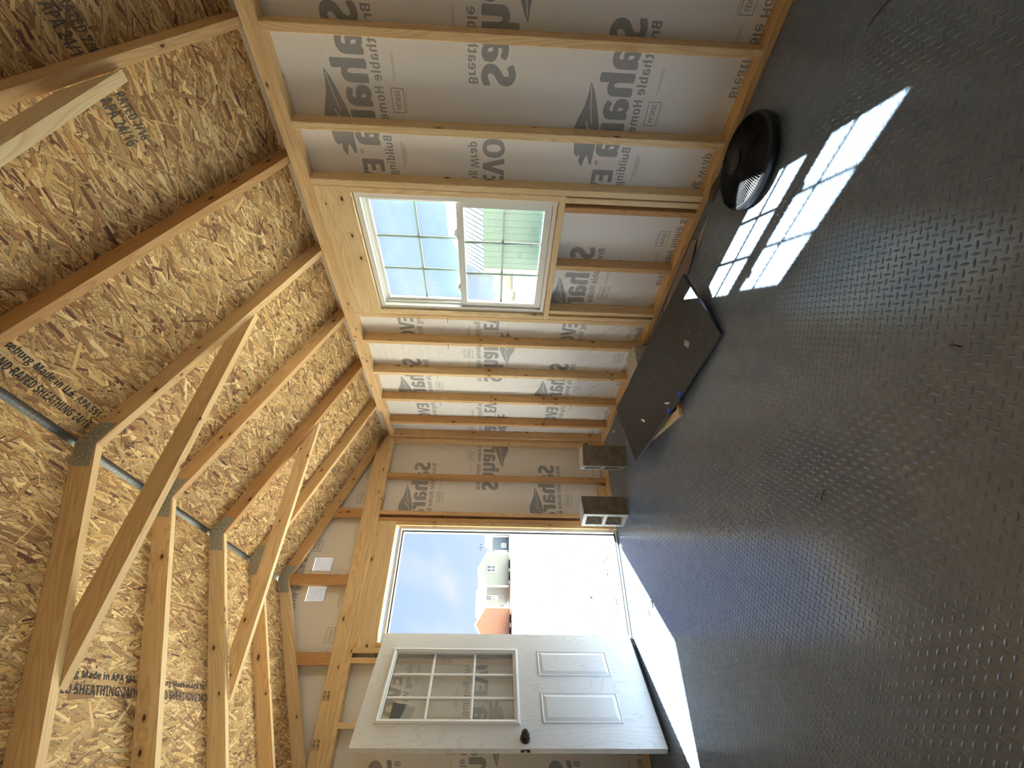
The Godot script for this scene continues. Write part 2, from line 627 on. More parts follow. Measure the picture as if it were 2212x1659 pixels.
func build_wall_right() -> void:
	var w := thing("wall_right", "open stud wall with printed house wrap and the window", "wall", Vector3.ZERO, "", "structure")
	# plates
	timber(w, "bottom_plate", Vector3(0, 0, -0.089), Vector3(0.089, 0.038, BACK), 2)
	timber(w, "top_plate", Vector3(0, STUD_TOP, 0.0), Vector3(0.089, STUD_TOP + 0.038, BACK), 2, woods[1])
	timber(w, "top_plate", Vector3(0, STUD_TOP + 0.0385, 0.493), Vector3(0.089, STUD_TOP + 0.0765, BACK), 2, woods[4])
	timber(w, "top_plate", Vector3(0.05, STUD_TOP + 0.0385, 0.0), Vector3(0.089, STUD_TOP + 0.0765, 0.492), 2, woods[4])
	var zs := []
	for k in [-3, -2, -1, 0, 1, 5, 6, 7, 8]: zs.append(3.5637 - 0.4064 * k)
	for z in zs:
		if z > BACK: continue
		stud(w, z)
	timber(w, "stud", Vector3(0, 0.038, 0.0), Vector3(0.089, STUD_TOP, 0.038), 1, woods[3])
	# window framing
	var hi := STUD_TOP
	timber(w, "king_stud", Vector3(0, 0.038, 2.822), Vector3(0.089, hi, 2.860), 1, woods[2])
	timber(w, "king_stud", Vector3(0, 0.038, 1.790), Vector3(0.089, hi, 1.828), 1, woods[4])
	timber(w, "jack_stud", Vector3(0, 0.872, 2.784), Vector3(0.089, 2.095, 2.8215), 1, woods[0])
	timber(w, "jack_stud", Vector3(0, 0.038, 2.778), Vector3(0.089, 0.834, 2.813), 1, woods[2])
	timber(w, "jack_stud", Vector3(0, 0.872, 1.8285), Vector3(0.089, 2.095, 1.866), 1, woods[2])
	timber(w, "jack_stud", Vector3(0, 0.038, 1.8285), Vector3(0.089, 0.834, 1.866), 1, woods[0])
	timber(w, "window_sill_plate", Vector3(0, 0.834, 1.8285), Vector3(0.089, 0.872, 2.8215), 2, woods[2])
	for z in [2.754, 2.331, 1.923]:
		timber(w, "cripple_stud", Vector3(0, 0.038, z - 0.036), Vector3(0.089, 0.834, z), 1)
	timber(w, "header", Vector3(0, 2.095, 1.8285), Vector3(0.089, 2.268, 2.8215), 2, woods[2])
	timber(w, "header_filler", Vector3(0.001, 2.2685, 1.8285), Vector3(0.089, hi, 2.8215), 2, woods[0])
	# nails left standing out of two studs
	for p in [Vector3(0, 1.617, 1.512), Vector3(0, 1.602, 1.805)]:
		var s := surf()
		tube(s, [p + Vector3(0.02, 0, 0), p + Vector3(-0.045, -0.004, 0.0)], 0.0018, 6)
		tube(s, [p + Vector3(-0.045, -0.004, 0.0), p + Vector3(-0.047, -0.004, 0.0)], 0.004, 6)
		obj("nail", s, M.black, w)
	# outer boards, round the window
	var z0 := -0.102
	var z1 := BACK + 0.1
	for r in [[z0, 1.866, 0.0, 2.4475], [2.784, z1, 0.0, 2.4475], [1.866, 2.784, 0.0, 0.872], [1.866, 2.784, 2.095, 2.4475]]:
		plain_box(w, "siding", Vector3(0.0905, r[2] - 0.15 * float(r[2] == 0.0), r[0]), Vector3(0.1025, r[3], r[1]), M.white, 1)
	# house wrap: a loose sheet with creases
	var n := FastNoiseLite.new()
	n.seed = 7
	n.frequency = 1.0
	n.fractal_octaves = 2
	var dz := 0.0125
	var s2 := surf()
	s2.set_smooth_group(1)
	var nz := int((4.1 + 0.08) / dz)
	var ny := int(STUD_TOP / dz)
	var pos := []
	for i in nz + 1:
		var col := PackedVector3Array()
		for j in ny + 1:
			var z := -0.08 + dz * i
			var y := 0.02 + dz * j
			var far := clampf((2.6 - z) / 0.7, 0.12, 1.0)
			var low := clampf((1.7 - y) / 1.2, 0.25, 1.0)
			var across := (y * 0.7 + z) / 1.22
			var along := (0.7 * z - y) / 1.22
			var diag := 0.55 - 1.9 * absf(n.get_noise_2d(along * 1.6, across * 15.0))
			var ripple := n.get_noise_2d(z * 1.2 + 30.0, y * 34.0)
			col.append(Vector3(0.0872 - 0.0085 * maxf(diag, -0.35) * far * low - 0.0016 * ripple, y, z))
		pos.append(col)
	for i in range(1, nz):
		for j in range(1, ny):
			var p: Vector3 = pos[i][j]
			if p.z > 1.85 and p.z < 2.785 and p.y > 0.85 and p.y < 2.09: continue
			var quad := []
			for c in [[0, 0], [1, 0], [1, 1], [0, 1]]:
				var q: Vector3 = pos[i + c[0]][j + c[1]]
				var ia: int = mini(i + c[0] + 1, nz)
				var ja: int = mini(j + c[1] + 1, ny)
				var gx: Vector3 = pos[ia][j + c[1]] - pos[i + c[0] - 1][j + c[1]]
				var gy: Vector3 = pos[i + c[0]][ja] - pos[i + c[0]][j + c[1] - 1]
				var nn := gy.cross(gx).normalized()
				if nn.x > 0.0: nn = -nn
				quad.append([q, nn, Vector2((3.625 - q.z) / CELL.x, 1.0 - q.y / CELL.y)])
			for f in [[0, 1, 2], [0, 2, 3]]:
				var o: Array = f
				if (quad[f[1]][0] - quad[f[0]][0]).cross(quad[f[2]][0] - quad[f[0]][0]).x < 0.0: o = [f[0], f[2], f[1]]
				for v in o:
					s2.set_normal(quad[v][1])
					s2.set_uv(quad[v][2])
					s2.add_vertex(quad[v][0])
	var wrap := obj("house_wrap", s2, M.wrap, w)
	wrap.set_meta("label", "whitish house wrap with mirrored grey print")

func stud(w: Node, z: float) -> void:
	timber(w, "stud", Vector3(0, 0.038, z - 0.038), Vector3(0.089, STUD_TOP, z), 1)

# a sheet over the far gable, in upright strips between the given x values, its holes left open
func gable_strips(s: SurfaceTool, xs: Array, y0: float, holes: Array, z0: float, z1: float, low: float, wrapped: bool, most := 1e9, shift := Vector2.ZERO) -> void:
	for i in xs.size() - 1:
		var a: float = xs[i]
		var b: float = xs[i + 1]
		var cuts := []
		for h in holes:
			if h[0] < (a + b) / 2 and h[1] > (a + b) / 2: cuts.append([h[2], h[3]])
		cuts.append([most, 1e9])
		cuts.sort_custom(func(p, q): return p[0] < q[0])
		var at := y0
		for c in cuts + [[1e9, 1e9]]:
			var pa := minf(c[0], RIDGE.y - low - SLOPE * absf(a - RIDGE.x))
			var pb := minf(c[0], RIDGE.y - low - SLOPE * absf(b - RIDGE.x))
			if maxf(pa, pb) > at:
				var poly := PackedVector2Array([Vector2(a, at), Vector2(b, at), Vector2(b, maxf(pb, at)), Vector2(a, maxf(pa, at))])
				if wrapped:
					var q := []
					for p in poly: q.append(Vector3(p.x, p.y, z1))
					for f in [[0, 1, 2], [0, 2, 3]]:
						var uv := []
						for v in f: uv.append(Vector2((-0.261 + shift.x - q[v].x) / CELL.x, 1.0 - (q[v].y + shift.y) / CELL.y))
						tri(s, q[f[0]], q[f[1]], q[f[2]], Vector3.BACK, uv[0], uv[1], uv[2])
				else:
					extrude(s, poly, Vector3(0, 0, z0), Vector3.RIGHT, Vector3.UP, Vector3.BACK, z1 - z0)
			at = maxf(at, c[1])

func build_wall_far() -> void:
	var w := thing("wall_far", "far gable wall with studs, printed house wrap and open doorway", "wall", Vector3.ZERO, "", "structure")
	var d := 0.089
	timber(w, "bottom_plate", Vector3(-0.963, 0, -d), Vector3(-0.0005, 0.038, 0), 0)
	timber(w, "bottom_plate", Vector3(LEFT, 0, -d), Vector3(-1.934, 0.038, 0), 0)
	timber(w, "top_plate", Vector3(LEFT - d, STUD_TOP, -d), Vector3(-0.0005, STUD_TOP + 0.038, 0), 0, woods[0])
	timber(w, "top_plate", Vector3(LEFT - d, STUD_TOP + 0.0385, -d), Vector3(0.05, STUD_TOP + 0.0760, 0), 0, woods[2])
	for x in [[-0.038, -0.0005], [-0.463, -0.425], [-0.859, -0.822], [-0.926, -0.889], [-2.010, -1.972], [-2.080, -2.040], [-2.490, -2.452], [LEFT, LEFT + 0.038]]:
		timber(w, "stud", Vector3(x[0], 0.038, -d), Vector3(x[1], STUD_TOP, 0), 1)
	timber(w, "jack_stud", Vector3(-0.963, 0.038, -d), Vector3(-0.9265, 2.127, 0), 1, woods[3])
	timber(w, "jack_stud", Vector3(-1.9715, 0.038, -d), Vector3(-1.934, 2.127, 0), 1, woods[3])
	timber(w, "header", Vector3(-1.9715, 2.127, -d), Vector3(-0.9265, 2.281, 0), 0, woods[2])
	timber(w, "header_filler", Vector3(-1.9715, 2.2815, -d), Vector3(-0.9265, STUD_TOP, -0.001), 0, woods[4])
	timber(w, "blocking", Vector3(-0.62, 0.0385, -0.075), Vector3(-0.5, 0.13, -0.037), 0, woods[1])
	# gable truss standing on the plates
	var zt := -0.050
	timber(w, "truss_chord", Vector3(LEFT - 0.03, 2.3835, zt), Vector3(0.03, 2.475, zt + 0.038), 0, woods[0])
	for x in [-0.845, -1.457, -2.05]:
		var top := RIDGE.y - 0.097 - SLOPE * absf(x - RIDGE.x)
		var s := surf()
		var poly := PackedVector2Array([Vector2(x - 0.0445, 2.4755), Vector2(x + 0.0445, 2.4755), Vector2(x + 0.0445, top - SLOPE * 0.0445 * signf(x - RIDGE.x + 0.0001)), Vector2(x - 0.0445, top + SLOPE * 0.0445 * signf(x - RIDGE.x + 0.0001))])
		if x == -1.457: poly = PackedVector2Array([Vector2(x - 0.0445, 2.4755), Vector2(x + 0.0445, 2.4755), Vector2(x + 0.0445, top - 0.018), Vector2(x, top), Vector2(x - 0.0445, top - 0.018)])
		extrude(s, poly, Vector3(0, 0, zt), Vector3.RIGHT, Vector3.UP, Vector3.BACK, 0.038, Vector3.UP, WS, uvoff())
		obj("truss_web", s, woods[5], w)
	var holes := [[-1.934, -0.963, -1.0, 2.127], [-1.371, -1.246, 2.664, 2.832], [-1.625, -1.494, 2.660, 2.826]]
	var xs := [-3.02, -1.934, -1.625, -1.494, -1.457, -1.371, -1.246, -0.963, 0.1]
	var s1 := surf()
	gable_strips(s1, xs, -0.15, holes, -0.102, -0.0905, 0.0, false)
	obj("siding", s1, M.white, w)
	var s2 := surf()
	gable_strips(s2, xs, 0.02, holes, -0.090, -0.0895, 0.0, true, 2.43)
	gable_strips(s2, xs, 2.43, holes, -0.090, -0.0895, 0.0, true, 9.0, Vector2(-0.502, 0.24))
	var wrap := obj("house_wrap", s2, M.wrap, w)
	wrap.set_meta("label", "whitish house wrap with mirrored grey print")
	# louvred vents let into the gable
	for h in [holes[1], holes[2]]:
		var v := Node3D.new()
		v.name = "gable_vent"
		w.add_child(v, true)
		v.set_meta("label", "white slatted vent opening in the gable")
		var x0: float = h[0]
		var x1: float = h[1]
		var y0: float = h[2]
		var y1: float = h[3]
		for b in [[x0, x0 + 0.006, y0, y1], [x1 - 0.006, x1, y0, y1]]:
			plain_box(v, "vent_edge", Vector3(b[0], b[2], -0.105), Vector3(b[1], b[3], -0.09), M.white)
		for k in 14:
			var y := y0 + (k + 0.5) * (y1 - y0) / 14.0
			var sl := plain_box(v, "slat", Vector3(x0 + 0.006, y - 0.0044, -0.0995), Vector3(x1 - 0.006, y + 0.0044, -0.0970), M.slat, 0)
			sl.rotation.x = 0.6
	# mill stamps on the chord and under the header
	for x in [-2.29, -2.58]:
		for k in 2:
			stamp(w, "S-DRY HT", Vector3(x - 0.03 + 0.0, 2.445 - 0.03 * k, zt + 0.0382), Vector3(0, 0, 0), 0.022, 0.06, M.ink, Vector3.RIGHT, Vector3.UP)
	stamp(w, "SPF No.2 KD-HT 11711", Vector3(-1.33, 2.1268, -0.05), Vector3.ZERO, 0.024, 0.36, M.ink, Vector3.LEFT, Vector3.BACK)

# printed lettering laid on a surface: at its left end, along dir x and letters standing along dir y
func stamp(parent: Node, text: String, at: Vector3, _turn: Vector3, cap: float, wide: float, mat: Material, dx: Vector3, dy: Vector3) -> MeshInstance3D:
	var v := text_tris(text, true)
	var lo := Vector2(1e9, 1e9)
	var hi := -lo
	for p in v:
		lo = lo.min(p)
		hi = hi.max(p)
	var s := surf()
	var n := dx.cross(dy).normalized()
	for i in range(0, v.size() - 2, 3):
		var q := []
		for j in 3:
			var p: Vector2 = (v[i + j] - lo) / (hi - lo)
			q.append(dx * p.x * wide + dy * p.y * cap + n * 0.0006)
		tri(s, q[0], q[1], q[2], n)
	var o := obj("stamp", s, mat, parent)
	o.position = at
	return o

func build_other_walls() -> void:
	var w := thing("wall_left", "open stud wall with house wrap on the left side", "wall", Vector3.ZERO, "", "structure")
	timber(w, "bottom_plate", Vector3(LEFT - 0.089, 0, 0.0005), Vector3(LEFT, 0.038, BACK), 2)
	timber(w, "top_plate", Vector3(LEFT - 0.089, STUD_TOP, 0.0005), Vector3(LEFT, STUD_TOP + 0.038, BACK), 2)
	timber(w, "top_plate", Vector3(LEFT - 0.089, STUD_TOP + 0.0385, 0.0005), Vector3(LEFT, STUD_TOP + 0.0765, BACK), 2)
	for k in 12:
		var z := 0.04 + 0.4064 * k
		if z > BACK - 0.04: break
		timber(w, "stud", Vector3(LEFT - 0.089, 0.038, z), Vector3(LEFT, STUD_TOP, z + 0.038), 1)
	var s := surf()
	box(s, Vector3(LEFT - 0.1025, -0.15, -0.102), Vector3(LEFT - 0.0905, 2.4475, BACK + 0.1), 1, 0.0)
	obj("siding", s, M.white, w)
	s = surf()
	var x := LEFT - 0.0895
	for f in [[[0.02, 0.0], [2.36, 0.0], [2.36, BACK]], [[0.02, 0.0], [2.36, BACK], [0.02, BACK]]]:
		var q := []
		var uv := []
		for p in f:
			q.append(Vector3(x, p[0], p[1]))
			uv.append(Vector2(p[1] / CELL.x, 1.0 - p[0] / CELL.y))
		tri(s, q[0], q[1], q[2], Vector3.RIGHT, uv[0], uv[1], uv[2])
	obj("house_wrap", s, M.wrap, w)
	w = thing("wall_back", "gable wall behind the camera with studs and house wrap", "wall", Vector3.ZERO, "", "structure")
	timber(w, "bottom_plate", Vector3(LEFT, 0, BACK - 0.001), Vector3(-0.001, 0.038, BACK + 0.088), 0)
	timber(w, "top_plate", Vector3(LEFT, STUD_TOP, BACK + 0.001), Vector3(-0.001, STUD_TOP + 0.038, BACK + 0.088), 0)
	for k in 7: timber(w, "stud", Vector3(LEFT + 0.44 * k + 0.05, 0.038, BACK), Vector3(LEFT + 0.44 * k + 0.088, STUD_TOP, BACK + 0.089), 1)
	s = surf()
	gable_strips(s, [-3.02, RIDGE.x, 0.1], -0.15, [], BACK + 0.0905, BACK + 0.1025, 0.0, false)
	obj("siding", s, M.white, w)
	s = surf()
	for i in 2:
		var xa: float = [-3.0, RIDGE.x][i]
		var xb: float = [RIDGE.x, 0.088][i]
		var q := [Vector3(xa, 0.02, BACK + 0.0895), Vector3(xb, 0.02, BACK + 0.0895), Vector3(xb, RIDGE.y - SLOPE * absf(xb - RIDGE.x), BACK + 0.0895), Vector3(xa, RIDGE.y - SLOPE * absf(xa - RIDGE.x), BACK + 0.0895)]
		var uv := []
		for p in q: uv.append(Vector2(p.x / CELL.x, 1.0 - p.y / CELL.y))
		tri(s, q[0], q[1], q[2], Vector3.FORWARD, uv[0], uv[1], uv[2])
		tri(s, q[0], q[2], q[3], Vector3.FORWARD, uv[0], uv[2], uv[3])
	obj("house_wrap", s, M.wrap, w)

func build_roof() -> void:
	var r := thing("ceiling", "open gable roof of strand board on timber rafters", "ceiling", Vector3.ZERO, "", "structure")
	var zr := [4.168, 3.570, 2.972, 2.368, 1.775, 1.180, 0.570, -0.012]
	for i in zr.size():
		var z: float = zr[i]
		for side in 2:
			var k := 1.0 if side == 0 else -1.0
			var poly := PackedVector2Array()
			for p in [[0.0, -0.095], [1.484, -0.696], [1.557, -0.696], [1.557, -SLOPE * 1.557], [0.0, 0.0]]:
				poly.append(Vector2(RIDGE.x + p[0] * k, RIDGE.y + p[1]))
			var s := surf()
			var g := Vector3(k, -SLOPE, 0).normalized()
			var mat: Material = woods[(i * 2 + side * 3 + 1) % 6]
			extrude(s, poly, Vector3(0, 0, z - 0.038), Vector3.RIGHT, Vector3.UP, Vector3.BACK, 0.038, g, WS, uvoff())
			obj("rafter", s, mat, r)
		# pressed metal plate over each peak joint
		var s2 := surf()
		var gp := PackedVector2Array([Vector2(-0.11, -0.125), Vector2(0.0, -0.088), Vector2(0.11, -0.125), Vector2(0.11, -0.05), Vector2(0.0, -0.006), Vector2(-0.11, -0.05)])
		extrude(s2, gp, Vector3(RIDGE.x, RIDGE.y, z), Vector3.RIGHT, Vector3.UP, Vector3.BACK, 0.0012)
		obj("gusset_plate", s2, M.gusset, r)
	# collar ties nailed to the far side of every other rafter pair
	for i in [1, 3, 5]:
		var z: float = zr[i] - 0.0385
		var x0 := -2.352
		var x1 := -0.552
		var y0: float = [0, 2.610, 0, 2.626, 0, 2.617][i]
		var up := 0.089 / SLOPE
		var s := surf()
		extrude(s, PackedVector2Array([Vector2(x0, y0), Vector2(x1, y0), Vector2(x1 - up, y0 + 0.089), Vector2(x0 + up, y0 + 0.089)]), Vector3(0, 0, z - 0.038), Vector3.RIGHT, Vector3.UP, Vector3.BACK, 0.038, Vector3.RIGHT, WS, uvoff())
		obj("collar_tie", s, woods[[0, 2, 0, 1, 0, 4][i]], r)
	# strand boards: two courses a side, end joints staggered
	var nrm := sqrt(1.0 + SLOPE * SLOPE)
	for side in 2:
		var k := 1.0 if side == 0 else -1.0
		var e := Vector3(k, -SLOPE, 0) / nrm
		var n := Vector3(k * SLOPE, 1, 0) / nrm
		for course in 2:
			var a0 := 0.020 if course == 0 else 0.5265
			var a1 := 0.5235 if course == 0 else 1.745
			var cuts := [-0.13, 0.964, 3.404, BACK + 0.13] if course == 0 else [-0.13, 2.155, 4.59, BACK + 0.13]
			if side == 1: cuts = [-0.13, 1.568, 4.01, BACK + 0.13] if course == 0 else [-0.13, 2.352, BACK + 0.13]
			for c in cuts.size() - 1:
				var s := surf()
				var o := Vector3(RIDGE.x, RIDGE.y, 0) + n * 0.0005
				extrude(s, rect(a0, cuts[c] + 0.0015, a1, cuts[c + 1] - 0.0015), o, e, Vector3.BACK, n, 0.011, Vector3.BACK, Vector2.ONE / 1.3, uvoff())
				obj("roof_panel", s, M.strand, r)
			# edge of the panel, painted red at the mill, seen as a thin line in the joint
		var s3 := surf()
		extrude(s3, rect(0.5232, -0.12, 0.5268, BACK + 0.1), Vector3(RIDGE.x, RIDGE.y, 0) + n * 0.0008, e, Vector3.BACK, n, 0.009)
		obj("panel_edge", s3, M.red, r)
		# roofing over the boards
		var s4 := surf()
		extrude(s4, rect(0.0, -0.14, 1.76, BACK + 0.14), Vector3(RIDGE.x, RIDGE.y, 0) + n * 0.035, e, Vector3.BACK, n, 0.006)
		obj("roof_sheet", s4, M.galvanised, r)
	# ridge: a rounded metal cap seen through the open slot between the boards
	var s5 := surf()
	var arc := PackedVector2Array()
	for k in 13: arc.append(Vector2(0.034 * cos(PI * k / 12.0), -0.012 + 0.034 * sin(PI * k / 12.0)))
	for k in 13: arc.append(Vector2(-0.031 * cos(PI * k / 12.0), -0.012 + 0.031 * sin(PI * k / 12.0)))
	extrude(s5, arc, Vector3(RIDGE.x, RIDGE.y + 0.008, -0.13), Vector3.RIGHT, Vector3.UP, Vector3.BACK, BACK + 0.26)
	obj("ridge_cap", s5, M.galvanised, r)
	# mill stamps
	var eR := Vector3(1, -SLOPE, 0) / nrm
	var eL := Vector3(1, SLOPE, 0) / nrm
	var at := func(sd: float, z: float, k: float) -> Vector3: return Vector3(RIDGE.x, RIDGE.y, 0) + Vector3(k, -SLOPE, 0) / nrm * sd + Vector3(0, 0, z)
	stamp(r, "Roseburg Made in U.S. APA 551", at.call(0.118, 2.93, 1.0), Vector3.ZERO, 0.042, 0.53, M.ink, Vector3.FORWARD, eR)
	stamp(r, "STRAND RATED SHEATHING 24/16", at.call(0.066, 2.93, 1.0), Vector3.ZERO, 0.036, 0.54, M.ink, Vector3.FORWARD, eR)
	for z in [2.30, 1.70]:
		stamp(r, "Roseburg Made in APA 551", at.call(0.925, z, -1.0), Vector3.ZERO, 0.036, 0.5, M.ink, Vector3.FORWARD, eL)
		stamp(r, "RATED SHEATHING 24/16", at.call(0.972, z - 0.02, -1.0), Vector3.ZERO, 0.036, 0.52, M.ink, Vector3.FORWARD, eL)
	for z in [3.72, 3.44, 1.0, 0.42]:
		stamp(r, "APA 24/16", at.call(0.93, z, 1.0), Vector3.ZERO, 0.05, 0.17, M.faint, Vector3.FORWARD, eR)
		stamp(r, "RATED 7/16", at.call(0.995, z, 1.0), Vector3.ZERO, 0.04, 0.17, M.faint, Vector3.FORWARD, eR)

func ring_frame(parent: Node, called: String, lo: Vector2, hi: Vector2, wl: float, wr: float, wb: float, wt: float, o: Vector3, ex: Vector3, ey: Vector3, ez: Vector3, depth: float, mat: Material) -> MeshInstance3D:
	# a rectangular frame of four members, widths left, right, bottom, top
	var s := surf()
	extrude(s, rect(lo.x, lo.y, lo.x + wl, hi.y), o, ex, ey, ez, depth)
	extrude(s, rect(hi.x - wr, lo.y, hi.x, hi.y), o, ex, ey, ez, depth)
	extrude(s, rect(lo.x + wl, lo.y, hi.x - wr, lo.y + wb), o, ex, ey, ez, depth)
	extrude(s, rect(lo.x + wl, hi.y - wt, hi.x - wr, hi.y), o, ex, ey, ez, depth)
	return obj(called, s, mat, parent)

func build_window() -> void:
	var w := thing("window_1", "white vinyl single-hung window with grid bars in right wall", "window", Vector3.ZERO, "", "structure")
	# across: u = z; up: y; out of the room: +x
	var ex := Vector3.BACK
	var ey := Vector3.UP
	var ez := Vector3.RIGHT
	ring_frame(w, "window_frame", Vector2(1.874, 0.876), Vector2(2.776, 2.088), 0.030, 0.030, 0.026, 0.030, Vector3(0.022, 0, 0), ex, ey, ez, 0.072, M.vinyl)
	ring_frame(w, "frame_step", Vector2(1.904, 0.902), Vector2(2.746, 2.058), 0.014, 0.014, 0.012, 0.014, Vector3(0.052, 0, 0), ex, ey, ez, 0.042, M.vinyl)
	var up := Node3D.new()
	up.name = "upper_sash"
	w.add_child(up)
	ring_frame(up, "sash_frame", Vector2(1.918, 1.450), Vector2(2.732, 2.044), 0.022, 0.022, 0.030, 0.022, Vector3(0.066, 0, 0), ex, ey, ez, 0.022, M.vinyl)
	var low := Node3D.new()
	low.name = "lower_sash"
	w.add_child(low)
	ring_frame(low, "sash_frame", Vector2(1.906, 0.904), Vector2(2.744, 1.492), 0.042, 0.042, 0.046, 0.044, Vector3(0.034, 0, 0), ex, ey, ez, 0.026, M.vinyl)
	for sash in [[up, 1.940, 2.710, 1.480, 2.022, 0.077], [low, 1.948, 2.702, 0.950, 1.448, 0.046]]:
		var p: Node3D = sash[0]
		plain_box(p, "pane", Vector3(sash[5] - 0.002, sash[3] - 0.003, sash[1] - 0.003), Vector3(sash[5] + 0.002, sash[4] + 0.003, sash[2] + 0.003), M.glass)
		for k in [1, 2]:
			var z: float = lerpf(sash[1], sash[2], k / 3.0)
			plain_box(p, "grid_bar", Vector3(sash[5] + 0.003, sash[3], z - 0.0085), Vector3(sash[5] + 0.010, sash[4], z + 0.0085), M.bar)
		var y: float = (sash[3] + sash[4]) / 2
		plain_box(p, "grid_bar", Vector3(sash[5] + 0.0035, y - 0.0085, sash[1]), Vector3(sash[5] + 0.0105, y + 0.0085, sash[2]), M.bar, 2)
	for z in [2.52, 2.08]:
		var l := Node3D.new()
		l.name = "sash_lock"
		w.add_child(l, true)
		plain_box(l, "lock_base", Vector3(0.034, 1.492, z - 0.035), Vector3(0.056, 1.500, z + 0.035), M.vinyl, 2, 0.002)
		plain_box(l, "lock_lever", Vector3(0.026, 1.500, z - 0.012), Vector3(0.052, 1.512, z + 0.028), M.vinyl, 2, 0.003)

func build_door() -> void:
	var w := thing("door_1", "white panelled door with nine-pane light standing open in doorway", "door", Vector3.ZERO, "", "structure")
	# frame
	var y1 := 2.100
	for j in [[-0.9905, -0.9635], [-1.9335, -1.9065]]:
		plain_box(w, "door_jamb", Vector3(j[0], 0.0, -0.112), Vector3(j[1], y1, -0.030), M.white, 1, 0.002)
	plain_box(w, "door_head", Vector3(-1.9335, y1 - 0.027, -0.1121), Vector3(-0.9635, y1, -0.0302), M.white, 0, 0.002)
	plain_box(w, "door_stop", Vector3(-1.004, 0.0, -0.112), Vector3(-0.9905, y1 - 0.027, -0.078), M.white, 1, 0.002)
	plain_box(w, "door_stop", Vector3(-1.9065, 0.0, -0.112), Vector3(-1.893, y1 - 0.027, -0.078), M.white, 1, 0.002)
	plain_box(w, "door_stop", Vector3(-1.893, y1 - 0.041, -0.112), Vector3(-1.004, y1 - 0.027, -0.078), M.white, 0, 0.002)
	plain_box(w, "weatherstrip", Vector3(-1.001, 0.02, -0.078), Vector3(-0.9905, y1 - 0.03, -0.068), M.rubber)
	plain_box(w, "weatherstrip", Vector3(-1.8995, y1 - 0.0385, -0.078), Vector3(-1.001, y1 - 0.027, -0.068), M.rubber, 0)
	plain_box(w, "threshold", Vector3(-1.906, 0.0, -0.125), Vector3(-0.991, 0.018, -0.012), M.alloy, 0, 0.005)
	plain_box(w, "sill_gasket", Vector3(-1.906, 0.018, -0.058), Vector3(-0.991, 0.026, -0.036), M.rubber, 0, 0.002)
	plain_box(w, "strike_plate", Vector3(-0.992, 0.93, -0.068), Vector3(-0.9899, 0.99, -0.04), M.alloy)
	# the leaf, hinged at the left jamb and swung well into the room; its own x runs from free edge to hinge
	var leaf := Node3D.new()
	leaf.name = "door_leaf"
	w.add_child(leaf)
	var dx := Vector3(0.797158, 0, -0.603771)
	var nn := Vector3(0.603771, 0, 0.797158)
	leaf.transform = Transform3D(Basis(dx, Vector3.UP, nn), Vector3(-2.5755, 0, 0.5375))
	var W := 0.891
	var H0 := 0.030
	var H1 := 2.072
	var X := func(s: float) -> float: return W - s
	var s := surf()
	var sc := Vector2(1.0 / 0.9, 1.0 / 2.04)
	# slab round the glazed opening
	var gl: float = X.call(0.715)
	var gr: float = X.call(0.185)
	for b in [[0.0, H0, gl, H1], [gr, H0, W, H1], [gl, H0, gr, 1.015], [gl, 1.925, gr, H1]]:
		extrude(s, rect(b[0], b[1], b[2], b[3]), Vector3(0, 0, -0.044), Vector3.RIGHT, Vector3.UP, Vector3.BACK, 0.044, Vector3.RIGHT, Vector2(1.0 / 0.9, -1.0 / 2.04))
	obj("slab", s, M.door, leaf)
	# frame round the glass: stepped and mitred, on both faces
	for f in 2:
		var z0 := 0.0 if f == 0 else -0.044
		var kz := 1.0 if f == 0 else -1.0
		moulding(leaf, "glass_frame", Vector2(X.call(0.745), 0.980), Vector2(X.call(0.150), 1.962), z0, kz, [[0.0, 0.0], [0.004, 0.011], [0.016, 0.014], [0.030, 0.006], [0.036, 0.006], [0.040, -0.006]])
	var pane := plain_box(leaf, "pane", Vector3(gl, 1.012, -0.024), Vector3(gr, 1.928, -0.020), M.glass_door)
	pane.name = "pane"
	for f in 2:
		var za := -0.0195 if f == 0 else -0.0345
		for t in [0.363, 0.546]:
			plain_box(leaf, "grid_bar", Vector3(X.call(t) - 0.009, 1.018, za), Vector3(X.call(t) + 0.009, 1.922, za + 0.010), M.white, 1, 0.004)
		for y in [1.628, 1.315]:
			plain_box(leaf, "grid_bar", Vector3(gl, y - 0.009, za - 0.0003), Vector3(gr, y + 0.009, za + 0.0097), M.white, 0, 0.004)
	# two raised panels
	for p in [[0.163, 0.381], [0.512, 0.732]]:
		for f in 2:
			var z0 := 0.0 if f == 0 else -0.044
			var kz := 1.0 if f == 0 else -1.0
			moulding(leaf, "panel_moulding", Vector2(X.call(p[1]), 0.272), Vector2(X.call(p[0]), 0.826), z0, kz, [[0.0, 0.0], [0.003, 0.005], [0.008, 0.005], [0.013, 0.0015], [0.038, 0.007], [0.042, 0.007]])
			var s2 := surf()
			extrude(s2, rect(X.call(p[1]) + 0.042, 0.314, X.call(p[0]) - 0.042, 0.784), Vector3(0, 0, z0 + (0.0 if f == 0 else -0.007)), Vector3.RIGHT, Vector3.UP, Vector3.BACK, 0.007, Vector3.RIGHT, Vector2(1.0 / 0.9, -1.0 / 2.04))
			obj("panel_field", s2, M.door, leaf)
